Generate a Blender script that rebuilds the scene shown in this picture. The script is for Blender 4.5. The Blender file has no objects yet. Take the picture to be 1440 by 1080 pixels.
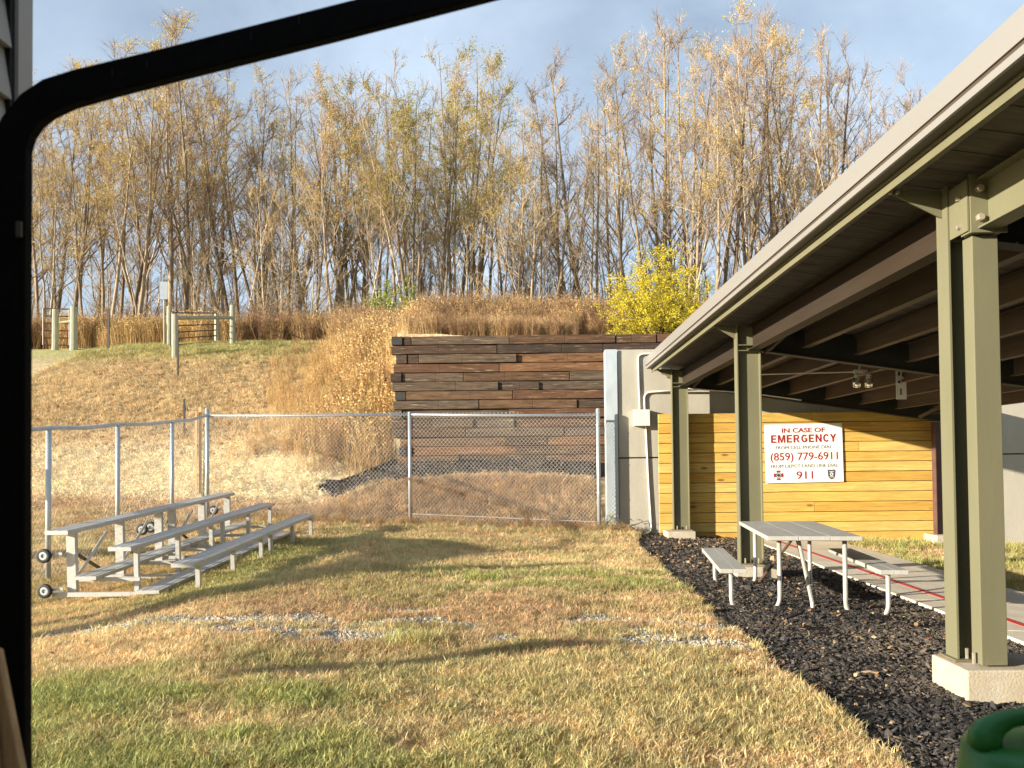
import bpy, math, random
import numpy as np
from mathutils import Vector, Matrix, Euler

R = math.radians
random.seed(7)
rng = np.random.default_rng(7)
sc = bpy.context.scene
COL = sc.collection

# ------------------------------------------------------------------ camera
F = 1080.0 / 1440.0
cam_d = bpy.data.cameras.new('camera')
cam = bpy.data.objects.new('camera', cam_d)
COL.objects.link(cam)
sc.camera = cam
PITCH, ROLL = 1.3, 0.6
cam_d.sensor_width = 36.0
cam_d.lens = 36.0 * F
cam_d.clip_start = 0.05
cam_d.clip_end = 9000
cam_d.shift_x = -25.0 / 1440
cam_d.shift_y = (115.0 - 1080 * math.tan(R(PITCH))) / 1440
cam.location = (0, 0, 1.55)
cam.rotation_euler = (Euler((R(90 + PITCH), 0, 0)).to_matrix() @ Matrix.Rotation(R(-ROLL), 3, 'Z')).to_euler()
cam_d.dof.use_dof = True
cam_d.dof.focus_distance = 13.0
cam_d.dof.aperture_fstop = 6.0

# ------------------------------------------------------------------ light
SUN_AZ, SUN_EL = 64.0, 12.8            # light travels towards (sin az, cos az)
TRAV = Vector((math.sin(R(SUN_AZ)) * math.cos(R(SUN_EL)), math.cos(R(SUN_AZ)) * math.cos(R(SUN_EL)), -math.sin(R(SUN_EL))))
sun_d = bpy.data.lights.new('sun', 'SUN')
sun_d.energy = 5.0
sun_d.angle = R(0.55)
sun_d.color = (1.0, 0.90, 0.74)
sun = bpy.data.objects.new('sun', sun_d)
COL.objects.link(sun)
sun.rotation_euler = TRAV.to_track_quat('-Z', 'Y').to_euler()

world = bpy.data.worlds.new('World')
sc.world = world
world.use_nodes = True
nt = world.node_tree
nt.nodes.clear()
wo = nt.nodes.new('ShaderNodeOutputWorld')
bg = nt.nodes.new('ShaderNodeBackground')
bg.inputs['Strength'].default_value = 0.059
sky = nt.nodes.new('ShaderNodeTexSky')
sky.sky_type = 'NISHITA'
sky.sun_disc = False
sky.sun_elevation = R(SUN_EL)
to_sun = -TRAV
sky.sun_rotation = math.atan2(to_sun.x, to_sun.y)
sky.air_density = 1.0
sky.dust_density = 0.6
sky.ozone_density = 1.5
tc = nt.nodes.new('ShaderNodeTexCoord')
mp = nt.nodes.new('ShaderNodeMapping')
mp.inputs['Scale'].default_value = (1.0, 1.0, 1.8)
cn = nt.nodes.new('ShaderNodeTexNoise')
cn.inputs['Scale'].default_value = 1.7
cn.inputs['Detail'].default_value = 7
cn.inputs['Roughness'].default_value = 0.55
cn.inputs['Distortion'].default_value = 0.35
cr = nt.nodes.new('ShaderNodeValToRGB')
cr.color_ramp.elements[0].position = 0.36
cr.color_ramp.elements[0].color = (0.16, 0.16, 0.16, 1)
cr.color_ramp.elements[1].position = 0.70
cr.color_ramp.elements[1].color = (0.60, 0.60, 0.60, 1)
mx = nt.nodes.new('ShaderNodeMix')
mx.data_type = 'RGBA'
mx.inputs[7].default_value = (7.3, 8.7, 10.4, 1)
L = nt.links.new
L(tc.outputs['Generated'], mp.inputs['Vector'])
L(mp.outputs['Vector'], cn.inputs['Vector'])
L(cn.outputs['Fac'], cr.inputs['Fac'])
L(cr.outputs['Color'], mx.inputs[0])
L(sky.outputs['Color'], mx.inputs[6])
L(mx.outputs[2], bg.inputs['Color'])
L(bg.outputs['Background'], wo.inputs['Surface'])

vs = sc.view_settings
vs.view_transform = 'Standard'
vs.look = 'None'
vs.exposure = 1.3
vs.gamma = 1.0
vs.use_curve_mapping = False
sc.render.engine = 'CYCLES'
sc.cycles.max_bounces = 5
sc.cycles.diffuse_bounces = 3
sc.cycles.glossy_bounces = 2
sc.cycles.transparent_max_bounces = 12

# ------------------------------------------------------------------ noise + terrain
def _hash(i, j, seed):
    n = (i.astype(np.int64) * 374761393 + j.astype(np.int64) * 668265263 + seed * 1274126177) & 0xffffffff
    n = ((n ^ (n >> 13)) * 1274126177) & 0xffffffff
    return ((n ^ (n >> 16)) & 0xffff) / 65535.0

def vnoise(x, y, seed=0):
    x = np.asarray(x, float); y = np.asarray(y, float)
    i = np.floor(x); j = np.floor(y)
    u = x - i; v = y - j
    u = u * u * (3 - 2 * u); v = v * v * (3 - 2 * v)
    a = _hash(i, j, seed); b = _hash(i + 1, j, seed); c = _hash(i, j + 1, seed); d = _hash(i + 1, j + 1, seed)
    return (a * (1 - u) + b * u) * (1 - v) + (c * (1 - u) + d * u) * v

def fbm(x, y, seed=0, octv=4):
    s = 0; a = 0.5; t = 0
    for k in range(octv):
        s = s + a * vnoise(x * 2 ** k, y * 2 ** k, seed + k * 17)
        t += a; a *= 0.5
    return s / t

def sm(t):
    t = np.clip(t, 0, 1)
    return t * t * (3 - 2 * t)

def H(x, y):
    x = np.asarray(x, float); y = np.asarray(y, float)
    pl = 0.06 - 0.045 * np.clip(x, -9, 14) + 0.0125 * np.clip(y, -20, 16)
    s = sm((-2.0 - x) / 5.0)
    pl = pl - 0.085 * s * np.clip(15.5 - y, 0, 7.5)
    left = np.interp(y, [15.6, 18, 21, 24, 28, 31, 34, 37.5, 50, 58, 75, 110, 300, 9000],
                     [0, 0.45, 1.25, 2.45, 4.4, 5.6, 6.25, 6.85, 7.2, 6.6, 2.0, -4, -12, -12])
    front = np.interp(y, [15.7, 17.0, 17.5, 18.7], [0, 1.0, 1.05, 1.42])
    behind = np.interp(y, [18.8, 18.95, 24, 31, 37.5, 50, 58, 75, 110, 300, 9000],
                       [1.42, 4.45, 5.2, 5.9, 6.85, 7.2, 6.6, 2.0, -4, -12, -12])
    right = np.where(y < 18.8, front, behind)
    right = right * (1 - 0.12 * sm((-x) / 3.0) * (y < 18.8))
    w = np.where(y < 18.85, sm((x + 5.0) / 2.2), 0)
    wb = sm((x + 4.3) / 1.0 - 0.0 * y) * sm((y - 18.84) / 1.6 + (x + 3.36) * 3)
    wb = np.maximum(wb, sm((x + 3.36) / 0.12))
    w = np.where((y > 18.85), wb * 1.0, w)
    # the slope beside the timber wall climbs a little more steeply
    side = np.interp(y, [18, 18.9, 22, 26, 31, 36], [0, 0.1, 0.85, 0.9, 0.3, 0])
    left = left + side * sm((x + 9.0) / 4.0)
    z = pl * np.where(y > 60, np.exp(-(y - 60) / 60), 1) + left * (1 - w) + right * w
    rough = (fbm(x * 0.9, y * 0.9, 3) - 0.5) * 0.10 * sm((1.5 - x) / 1.0) + (fbm(x * 0.25, y * 0.25, 9) - 0.5) * 0.5 * sm((y - 21) / 6)
    return z + rough

def bed_edge(y):
    y = np.asarray(y, float)
    return 1.80 + 0.12 * (fbm(y * 0.9, y * 0 + 3.1, 5) - 0.5) * 2 + 0.25 * sm((y - 12.5) / 2.5)

def zones(x, y):
    """weights of the surface kinds over the ground"""
    n1 = fbm(x * 0.55, y * 0.8, 21); n2 = fbm(x * 1.7, y * 2.6, 33); n3 = fbm(x * 4, y * 6, 44, 3)
    bed = (x > bed_edge(y) + (n3 - .5) * 0.12) & (x < 4.25) & (y < 15.7)
    patch = ((y > 16.95 + 0.6 * sm((x + 3.3) / 4.0) + (n2 - .5) * .5) & (y < 18.9) & (x > -5.2 + (n2 - .5) * 1.2 + 0.35 * (18.6 - y)) & (x < 4))
    black = (bed | patch).astype(float)
    gx = np.exp(-((y - 7.0 - 0.05 * x) / 0.42) ** 2) * sm((n2 - 0.38) * 7) * sm((x + 5.5) / 1) * (x < 1.75)
    gx += np.exp(-((y - 6.15) / 0.22) ** 2) * sm((n2 - 0.38) * 8) * sm((0.2 - x) / .6) * sm((x + 3.2) / .8)
    gx += np.exp(-((y - 6.3) / 0.25) ** 2) * sm((n2 - 0.38) * 7) * sm((x - 0.4) / .6) * (x < 1.8)
    grav = np.clip(gx * 1.5, 0, 1) * (1 - black)
    green = 0.85 * sm((n2 * .5 + n1 * .5 - 0.36) * 5) * sm((6.1 - y) / 1.6) * (0.35 + 0.65 * sm((1.0 - x) / 2.5))
    green = np.maximum(green, 0.95 * sm((n2 - 0.38) * 5) * np.exp(-((y - 9.2 - 0.15 * x) / 0.9) ** 2) * sm((x + 2.5) / 2))
    green = np.maximum(green, 0.7 * np.exp(-((x + 3.6) / 0.9) ** 2) * sm((y - 7.2) / 1) * sm((14 - y) / 2) * (0.5 + n2))
    green = np.maximum(green, 0.35 * sm((n2 - 0.45) * 5) * (y < 15))
    green = np.maximum(green, 0.8 * np.exp(-((y - 6.0) / 0.22) ** 2) * np.exp(-((x + 0.95) / 0.3) ** 2))
    green = np.maximum(green, 0.75 * sm((y - 28.3) / 3) * sm((38 - y) / 1) * sm((-5.5 - x) / 2) * (0.3 + n2))
    green = np.maximum(green, 0.8 * (x > 6.0) * (y < 16) * sm((n2 - 0.3) * 3))
    straw = sm((y - 16.0) / 1.2) * sm((22.8 - y) / 1.8) * sm((-2.9 - x) / 0.8) * (1 - black)
    hill = sm((y - 21.5) / 2) * sm((31.5 - y) / 2.5) * (1 - black)
    brown = sm((n1 - 0.47) * 5) * 0.75 * (y > 5.6) + 1.3 * np.exp(-((y - 7.7) / 0.75) ** 2) * n2
    brown = np.maximum(brown, 0.8 * sm((y - 13) / 2) * (y < 17.5) * n2)
    bare = 0.9 * np.exp(-((y - 5.3) / 0.35) ** 2) * np.exp(-((x + 1.6) / 0.9) ** 2) * sm((n2 - .4) * 6)
    return dict(black=black, grav=grav, green=np.clip(green, 0, 1), straw=straw, hill=hill, brown=np.clip(brown, 0, 1), bare=bare, n1=n1, n2=n2, n3=n3)

C_DRY = np.array([0.80, 0.61, 0.34]); C_GREEN = np.array([0.36, 0.40, 0.125]); C_BROWN = np.array([0.60, 0.41, 0.24])
C_STRAW = np.array([0.86, 0.72, 0.46]); C_HILL = np.array([0.66, 0.52, 0.30]); C_BLACK = np.array([0.022, 0.020, 0.019])
C_GRAV = np.array([0.47, 0.42, 0.35]); C_BARE = np.array([0.50, 0.38, 0.22])

def lerp(a, b, t):
    return a + (b - a) * np.asarray(t)[..., None]

def ground_color(x, y, blades=False):
    z = zones(x, y)
    c = np.broadcast_to(C_DRY, x.shape + (3,)).copy()
    c = lerp(c, C_BROWN, z['brown'])
    c = lerp(c, C_HILL, z['hill'] * (0.55 + 0.45 * z['n2']))
    c = lerp(c, C_STRAW, z['straw'])
    c = lerp(c, C_BARE, z['bare'])
    c = lerp(c, C_GREEN, z['green'])
    c = c * (0.75 + 0.5 * z['n3'])[..., None]
    if blades: return c, z
    c = lerp(c, C_GRAV, z['grav'])
    c = lerp(c, C_BLACK, z['black'])
    return c, z

# ------------------------------------------------------------------ materials
def new_mat(name):
    m = bpy.data.materials.new(name)
    m.use_nodes = True
    n = m.node_tree
    return m, n, n.nodes['Principled BSDF']

def simple(name, col, rough=0.6, metal=0.0, var=0.15, scale=6.0, bump=0.0, bscale=60.0, stretch=(1, 1, 1), coord='Object', rand=0.0, dirt=None, dirt_amt=0.0, spec=0.5):
    m, n, p = new_mat(name)
    ln = n.links.new
    t = n.nodes.new('ShaderNodeTexCoord')
    mpn = n.nodes.new('ShaderNodeMapping')
    mpn.inputs['Scale'].default_value = stretch
    ln(t.outputs[coord], mpn.inputs['Vector'])
    nz = n.nodes.new('ShaderNodeTexNoise')
    nz.inputs['Scale'].default_value = scale
    nz.inputs['Detail'].default_value = 6
    nz.inputs['Roughness'].default_value = 0.6
    ln(mpn.outputs[0], nz.inputs['Vector'])
    mr = n.nodes.new('ShaderNodeMapRange')
    mr.inputs['From Min'].default_value = 0.3; mr.inputs['From Max'].default_value = 0.7
    mr.inputs['To Min'].default_value = 1 - var; mr.inputs['To Max'].default_value = 1 + var
    ln(nz.outputs['Fac'], mr.inputs['Value'])
    hs = n.nodes.new('ShaderNodeVectorMath'); hs.operation = 'SCALE'
    hs.inputs[0].default_value = col[:3]
    val = mr.outputs['Result']
    if rand:
        oi = n.nodes.new('ShaderNodeObjectInfo')
        rr = n.nodes.new('ShaderNodeMapRange')
        rr.inputs['To Min'].default_value = 1 - rand; rr.inputs['To Max'].default_value = 1 + rand
        ln(oi.outputs['Random'], rr.inputs['Value'])
        mu = n.nodes.new('ShaderNodeMath'); mu.operation = 'MULTIPLY'
        ln(val, mu.inputs[0]); ln(rr.outputs[0], mu.inputs[1])
        val = mu.outputs[0]
    ln(val, hs.inputs['Scale'])
    out = hs.outputs[0]
    if dirt is not None:
        n2 = n.nodes.new('ShaderNodeTexNoise')
        n2.inputs['Scale'].default_value = scale * 0.35
        n2.inputs['Detail'].default_value = 8
        n2.inputs['Roughness'].default_value = 0.7
        ln(mpn.outputs[0], n2.inputs['Vector'])
        r2 = n.nodes.new('ShaderNodeMapRange')
        r2.inputs['From Min'].default_value = 0.45; r2.inputs['From Max'].default_value = 0.7
        r2.inputs['To Max'].default_value = dirt_amt
        ln(n2.outputs['Fac'], r2.inputs['Value'])
        mm = n.nodes.new('ShaderNodeMix'); mm.data_type = 'RGBA'
        ln(r2.outputs[0], mm.inputs[0]); ln(out, mm.inputs[6]); mm.inputs[7].default_value = (*dirt, 1)
        out = mm.outputs[2]
    ln(out, p.inputs['Base Color'])
    p.inputs['Roughness'].default_value = rough
    p.inputs['Metallic'].default_value = metal
    p.inputs['Specular IOR Level'].default_value = spec
    if bump:
        b = n.nodes.new('ShaderNodeBump')
        b.inputs['Strength'].default_value = bump
        b.inputs['Distance'].default_value = 0.01
        nb = n.nodes.new('ShaderNodeTexNoise')
        nb.inputs['Scale'].default_value = bscale
        nb.inputs['Detail'].default_value = 5
        ln(mpn.outputs[0], nb.inputs['Vector'])
        ln(nb.outputs['Fac'], b.inputs['Height'])
        ln(b.outputs[0], p.inputs['Normal'])
    return m

def wood_mat(name, cols, knots=True, grain=30.0, bump=0.4, rough=0.75, stretch=(0.35, 6, 6), crack=0.0, rough_break=0.0):
    """cols: list of colours picked per piece by the object random"""
    m, n, p = new_mat(name)
    ln = n.links.new
    t = n.nodes.new('ShaderNodeTexCoord')
    oi = n.nodes.new('ShaderNodeObjectInfo')
    off = n.nodes.new('ShaderNodeVectorMath'); off.operation = 'MULTIPLY_ADD'
    cmb = n.nodes.new('ShaderNodeCombineXYZ')
    for k in range(3):
        ln(oi.outputs['Random'], cmb.inputs[k])
    ln(cmb.outputs[0], off.inputs[0]); off.inputs[1].default_value = (37, 53, 71)
    ln(t.outputs['Object'], off.inputs[2])
    mpn = n.nodes.new('ShaderNodeMapping'); mpn.inputs['Scale'].default_value = stretch
    ln(off.outputs[0], mpn.inputs['Vector'])
    cr = n.nodes.new('ShaderNodeValToRGB')
    el = cr.color_ramp.elements
    while len(el) > 1: el.remove(el[-1])
    cr.color_ramp.interpolation = 'CONSTANT' if len(cols) > 3 else 'LINEAR'
    for i, c in enumerate(cols):
        e = el[0] if i == 0 else el.new(i / len(cols) if len(cols) > 3 else i / max(1, len(cols) - 1))
        e.color = (*c, 1)
    # a second, decorrelated random
    fr = n.nodes.new('ShaderNodeMath'); fr.operation = 'MULTIPLY'; fr.inputs[1].default_value = 17.31
    f2 = n.nodes.new('ShaderNodeMath'); f2.operation = 'FRACT'
    ln(oi.outputs['Random'], fr.inputs[0]); ln(fr.outputs[0], f2.inputs[0]); ln(f2.outputs[0], cr.inputs['Fac'])
    g = n.nodes.new('ShaderNodeTexNoise'); g.inputs['Scale'].default_value = grain * 0.2; g.inputs['Detail'].default_value = 9; g.inputs['Roughness'].default_value = 0.68; g.inputs['Distortion'].default_value = 0.6
    ln(mpn.outputs[0], g.inputs['Vector'])
    mr = n.nodes.new('ShaderNodeMapRange'); mr.inputs['From Min'].default_value = 0.3; mr.inputs['From Max'].default_value = 0.72
    mr.inputs['To Min'].default_value = 0.62 - rough_break; mr.inputs['To Max'].default_value = 1.22 + rough_break
    ln(g.outputs['Fac'], mr.inputs['Value'])
    sc_ = n.nodes.new('ShaderNodeVectorMath'); sc_.operation = 'SCALE'
    ln(cr.outputs['Color'], sc_.inputs[0]); ln(mr.outputs[0], sc_.inputs['Scale'])
    out = sc_.outputs[0]
    if crack:
        c1 = n.nodes.new('ShaderNodeTexNoise'); c1.inputs['Scale'].default_value = 5.0; c1.inputs['Detail'].default_value = 4
        mc = n.nodes.new('ShaderNodeMapping'); mc.inputs['Scale'].default_value = (0.5, 9, 9)
        ln(off.outputs[0], mc.inputs['Vector']); ln(mc.outputs[0], c1.inputs['Vector'])
        r1 = n.nodes.new('ShaderNodeMapRange'); r1.inputs['From Min'].default_value = 0.62; r1.inputs['From Max'].default_value = 0.7; r1.inputs['To Max'].default_value = crack
        ln(c1.outputs['Fac'], r1.inputs['Value'])
        mm = n.nodes.new('ShaderNodeMix'); mm.data_type = 'RGBA'; ln(r1.outputs[0], mm.inputs[0]); ln(out, mm.inputs[6]); mm.inputs[7].default_value = (0.34, 0.26, 0.17, 1)
        out = mm.outputs[2]
        r3 = n.nodes.new('ShaderNodeMapRange'); r3.inputs['From Min'].default_value = 0.40; r3.inputs['From Max'].default_value = 0.34; r3.inputs['To Max'].default_value = crack
        ln(c1.outputs['Fac'], r3.inputs['Value'])
        m3 = n.nodes.new('ShaderNodeMix'); m3.data_type = 'RGBA'; ln(r3.outputs[0], m3.inputs[0]); ln(out, m3.inputs[6]); m3.inputs[7].default_value = (0.015, 0.012, 0.010, 1)
        out = m3.outputs[2]
    if knots:
        v = n.nodes.new('ShaderNodeTexVoronoi'); v.inputs['Scale'].default_value = 1.0
        mk = n.nodes.new('ShaderNodeMapping'); mk.inputs['Scale'].default_value = (1.4, 3.0, 4.2)
        ln(off.outputs[0], mk.inputs['Vector']); ln(mk.outputs[0], v.inputs['Vector'])
        rk = n.nodes.new('ShaderNodeMapRange'); rk.inputs['From Min'].default_value = 0.13; rk.inputs['From Max'].default_value = 0.07; rk.inputs['To Max'].default_value = 0.85
        ln(v.outputs['Distance'], rk.inputs['Value'])
        mm = n.nodes.new('ShaderNodeMix'); mm.data_type = 'RGBA'; ln(rk.outputs[0], mm.inputs[0]); ln(out, mm.inputs[6]); mm.inputs[7].default_value = (0.16, 0.075, 0.02, 1)
        out = mm.outputs[2]
    ln(out, p.inputs['Base Color'])
    p.inputs['Roughness'].default_value = rough
    p.inputs['Specular IOR Level'].default_value = 0.3
    b = n.nodes.new('ShaderNodeBump'); b.inputs['Strength'].default_value = bump; b.inputs['Distance'].default_value = 0.012
    ln(g.outputs['Fac'], b.inputs['Height']); ln(b.outputs[0], p.inputs['Normal'])
    return m

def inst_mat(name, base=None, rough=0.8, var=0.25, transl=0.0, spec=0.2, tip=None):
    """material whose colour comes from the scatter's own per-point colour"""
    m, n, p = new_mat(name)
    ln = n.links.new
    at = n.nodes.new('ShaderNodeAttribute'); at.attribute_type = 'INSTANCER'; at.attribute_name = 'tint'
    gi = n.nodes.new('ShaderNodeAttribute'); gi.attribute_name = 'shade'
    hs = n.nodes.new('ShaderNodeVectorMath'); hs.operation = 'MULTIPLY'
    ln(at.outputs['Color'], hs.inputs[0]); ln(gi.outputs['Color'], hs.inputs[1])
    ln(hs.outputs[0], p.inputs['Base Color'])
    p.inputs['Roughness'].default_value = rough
    p.inputs['Specular IOR Level'].default_value = spec
    if transl:
        tr = n.nodes.new('ShaderNodeBsdfTranslucent'); ms = n.nodes.new('ShaderNodeMixShader')
        ln(hs.outputs[0], tr.inputs['Color']); ms.inputs[0].default_value = transl
        ln(p.outputs[0], ms.inputs[1]); ln(tr.outputs[0], ms.inputs[2])
        ln(ms.outputs[0], n.nodes['Material Output'].inputs['Surface'])
    return m

def leafy(name, cols, transl=0.35, scale=0.8):
    m, n, p = new_mat(name)
    ln = n.links.new
    g = n.nodes.new('ShaderNodeNewGeometry')
    at = n.nodes.new('ShaderNodeAttribute'); at.attribute_name = 'shade'
    oi = n.nodes.new('ShaderNodeObjectInfo')
    ad = n.nodes.new('ShaderNodeMath'); ad.operation = 'ADD'
    sc0 = n.nodes.new('ShaderNodeMath'); sc0.operation = 'MULTIPLY'; sc0.inputs[1].default_value = 0.3
    ln(oi.outputs['Random'], sc0.inputs[0]); ln(sc0.outputs[0], ad.inputs[0]); ln(at.outputs['Fac'], ad.inputs[1])
    cr = n.nodes.new('ShaderNodeValToRGB')
    el = cr.color_ramp.elements
    while len(el) > 1: el.remove(el[-1])
    for i, c in enumerate(cols):
        e = el[0] if i == 0 else el.new(i / (len(cols) - 1) * 1.0)
        e.color = (*c, 1)
    ln(ad.outputs[0], cr.inputs['Fac'])
    ln(cr.outputs['Color'], p.inputs['Base Color'])
    p.inputs['Roughness'].default_value = 0.6
    p.inputs['Specular IOR Level'].default_value = 0.25
    tr = n.nodes.new('ShaderNodeBsdfTranslucent'); ms = n.nodes.new('ShaderNodeMixShader')
    ln(cr.outputs['Color'], tr.inputs['Color']); ms.inputs[0].default_value = transl
    ln(p.outputs[0], ms.inputs[1]); ln(tr.outputs[0], ms.inputs[2])
    ln(ms.outputs[0], n.nodes['Material Output'].inputs['Surface'])
    return m

M = {}
M['sage'] = simple('sage_painted_steel', (0.160, 0.153, 0.094), 0.5, 0, 0.08, 3.0, 0.08, 40, stretch=(1, 1, 0.3), dirt=(0.15, 0.13, 0.07), dirt_amt=0.45, spec=0.25)
M['rust'] = simple('rust_stain', (0.16, 0.075, 0.03), 0.8, 0, 0.3, 20)
M['dark_steel'] = simple('dark_green_steel', (0.022, 0.022, 0.018), 0.7, 0, 0.2, 3)
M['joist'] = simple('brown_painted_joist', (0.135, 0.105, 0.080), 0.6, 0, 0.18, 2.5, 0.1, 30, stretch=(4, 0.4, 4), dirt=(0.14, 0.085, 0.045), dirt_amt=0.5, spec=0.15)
M['beam_shaded'] = simple('shade_toned_beam', (0.035, 0.026, 0.019), 0.6, 0, 0.18, 2.5, 0.1, 30, stretch=(4, 0.4, 4), dirt=(0.04, 0.026, 0.015), dirt_amt=0.5, spec=0.12)  # far eave beam spans: shade under the eave is put into this colour
M['deck'] = simple('dark_roof_deck', (0.12, 0.105, 0.09), 0.8, 0, 0.35, 4, 0.3, 20, stretch=(0.5, 5, 1))
M['fascia'] = simple('taupe_fascia_metal', (0.235, 0.225, 0.21), 0.35, 0, 0.05, 1.2, 0.02, 20, stretch=(1, .2, 1))
M['fascia_dark'] = simple('brown_fascia_trim', (0.07, 0.052, 0.038), 0.5, 0, 0.1, 2)
M['bolt'] = simple('galvanised_bolt', (0.50, 0.45, 0.36), 0.4, 0.6, 0.2, 20)
M['concrete'] = simple('weathered_concrete', (0.385, 0.36, 0.30), 0.85, 0, 0.10, 2.2, 0.35, 70, stretch=(1, 1, 0.35), dirt=(0.30, 0.275, 0.22), dirt_amt=0.6)
M['plinth'] = simple('plinth_concrete', (0.46, 0.41, 0.32), 0.85, 0, 0.12, 7, 0.4, 60, dirt=(0.38, 0.29, 0.17), dirt_amt=0.6)
M['slab'] = simple('sidewalk_concrete', (0.68, 0.61, 0.49), 0.85, 0, 0.09, 3, 0.25, 90, dirt=(0.36, 0.31, 0.23), dirt_amt=0.4, rand=0.05)
M['galv'] = simple('galvanised_steel', (0.48, 0.52, 0.54), 0.42, 0.5, 0.12, 9, 0.05, 60, stretch=(1, 1, .4))
M['galv_sheet'] = simple('pale_galvanised_sheet', (0.44, 0.50, 0.54), 0.55, 0.25, 0.12, 5, 0.05, 60, stretch=(1, 1, .5), dirt=(0.55, 0.58, 0.58), dirt_amt=0.5)
M['wire'] = simple('fence_wire', (0.58, 0.56, 0.52), 0.5, 0.1, 0.1, 3)
M['alu'] = simple('mill_aluminium', (0.50, 0.50, 0.48), 0.45, 0.4, 0.09, 3.5, 0.05, 80, stretch=(5, 0.5, 5), dirt=(0.45, 0.43, 0.38), dirt_amt=0.4)
M['rubber'] = simple('black_rubber', (0.02, 0.02, 0.02), 0.7)
M['white_pvc'] = simple('white_conduit', (0.72, 0.70, 0.64), 0.45, 0, 0.06, 6)
M['white_box'] = simple('junction_box_grey', (0.62, 0.60, 0.55), 0.5, 0, 0.06, 6)
M['table_grey'] = simple('grey_coated_table', (0.38, 0.375, 0.345), 0.6, 0, 0.10, 4, 0.1, 60, stretch=(4, .5, 1), dirt=(0.34, 0.31, 0.26), dirt_amt=0.5)
M['pipe'] = simple('pale_steel_pipe', (0.48, 0.46, 0.41), 0.42, 0.3, 0.1, 8)
M['brown_pipe'] = simple('brown_brace_pipe', (0.10, 0.06, 0.04), 0.5, 0, 0.1, 8)
M['pine'] = wood_mat('yellow_pine_plank', [(0.60, 0.38, 0.09), (0.56, 0.33, 0.07), (0.64, 0.44, 0.13), (0.57, 0.37, 0.09), (0.62, 0.40, 0.10)], True, 26, 0.15)
M['tie'] = wood_mat('railroad_tie', [(0.10, 0.055, 0.030), (0.13, 0.075, 0.040), (0.075, 0.044, 0.028), (0.17, 0.085, 0.04), (0.105, 0.075, 0.05), (0.055, 0.036, 0.026), (0.11, 0.075, 0.048), (0.12, 0.06, 0.032), (0.075, 0.05, 0.034)], False, 20, 1.0, 0.85, (0.4, 5, 5), crack=0.8, rough_break=0.25)
M['tie_end'] = simple('tarred_tie_end', (0.025, 0.02, 0.017), 0.7, 0, 0.4, 9, 0.4, 40)
M['post_wood'] = simple('grey_green_fence_wood', (0.36, 0.35, 0.25), 0.85, 0, 0.25, 6, 0.4, 50, stretch=(3, 3, 0.5))
M['gate_steel'] = simple('dark_red_gate_steel', (0.10, 0.05, 0.045), 0.5, 0, 0.2, 5)
M['black_metal'] = simple('black_frame_metal', (0.0035, 0.0033, 0.003), 0.8, 0, 0.5, 25, 0.2, 60, spec=0.12)
M['black_side'] = simple('worn_black_frame_face', (0.016, 0.014, 0.013), 0.6, 0, 0.3, 30, spec=0.3)
M['siding'] = simple('grey_vinyl_siding', (0.40, 0.38, 0.35), 0.6, 0, 0.04, 5, 0.15, 40, stretch=(6, 1, 6))
M['trim'] = simple('grey_corner_trim', (0.42, 0.40, 0.38), 0.6, 0, 0.03, 5)
M['lumber'] = wood_mat('pale_lumber', [(0.50, 0.33, 0.17), (0.54, 0.36, 0.19)], False, 40, 0.15, stretch=(12, 12, 0.7))
M['green_plastic'] = simple('green_plastic', (0.022, 0.17, 0.03), 0.42, 0, 0.2, 9, 0.1, 80)
M['sign_white'] = simple('white_sign_sheet', (0.80, 0.80, 0.76), 0.4, 0, 0.02, 3)
M['sign_red'] = simple('dark_red_sign_ink', (0.30, 0.018, 0.022), 0.6, 0, 0.02, 3)
M['sign_grey'] = simple('grey_sign_ink', (0.08, 0.075, 0.07), 0.6, 0, 0.02, 3)
M['sign_black'] = simple('black_sign_ink', (0.03, 0.03, 0.03), 0.6)
M['sign_blue'] = simple('pale_blue_back_of_sign', (0.24, 0.28, 0.33), 0.6, 0.1, 0.1, 5)
M['red_paint'] = simple('faded_red_paint', (0.50, 0.05, 0.04), 0.75, 0, 0.15, 9, dirt=(0.40, 0.25, 0.2), dirt_amt=0.35)
M['t_post'] = simple('dark_t_post', (0.03, 0.03, 0.025), 0.7)
M['t_green'] = simple('green_t_post', (0.06, 0.10, 0.07), 0.7)
M['lath'] = simple('orange_lath', (0.55, 0.33, 0.16), 0.8, 0, 0.2, 9)
M['bark'] = simple('grey_brown_bark', (0.235, 0.18, 0.12), 0.9, 0, 0.35, 5, 0.8, 18, stretch=(2, 2, 0.5), rand=0.5)
M['bark_pale'] = simple('pale_bark', (0.42, 0.345, 0.25), 0.9, 0, 0.25, 5, 0.8, 18, stretch=(2, 2, 0.5), rand=0.25)
M['twig'] = simple('reddish_twig', (0.29, 0.195, 0.115), 0.9, 0, 0.2, 3, rand=0.25)
M['twig_pale'] = simple('tan_twig', (0.40, 0.295, 0.17), 0.9, 0, 0.2, 3, rand=0.25)
M['leaf_gold'] = leafy('golden_leaf', [(0.50, 0.38, 0.11), (0.64, 0.52, 0.18), (0.55, 0.38, 0.12), (0.70, 0.60, 0.27)])
M['leaf_olive'] = leafy('olive_yellow_leaf', [(0.24, 0.24, 0.04), (0.42, 0.38, 0.06), (0.34, 0.30, 0.06), (0.50, 0.42, 0.09)])
M['leaf_bush'] = leafy('yellow_green_leaf', [(0.26, 0.25, 0.03), (0.56, 0.50, 0.035), (0.76, 0.60, 0.045), (0.82, 0.68, 0.09)])
M['leaf_green'] = leafy('green_leaf', [(0.16, 0.22, 0.04), (0.30, 0.38, 0.06), (0.44, 0.44, 0.08)])
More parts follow.
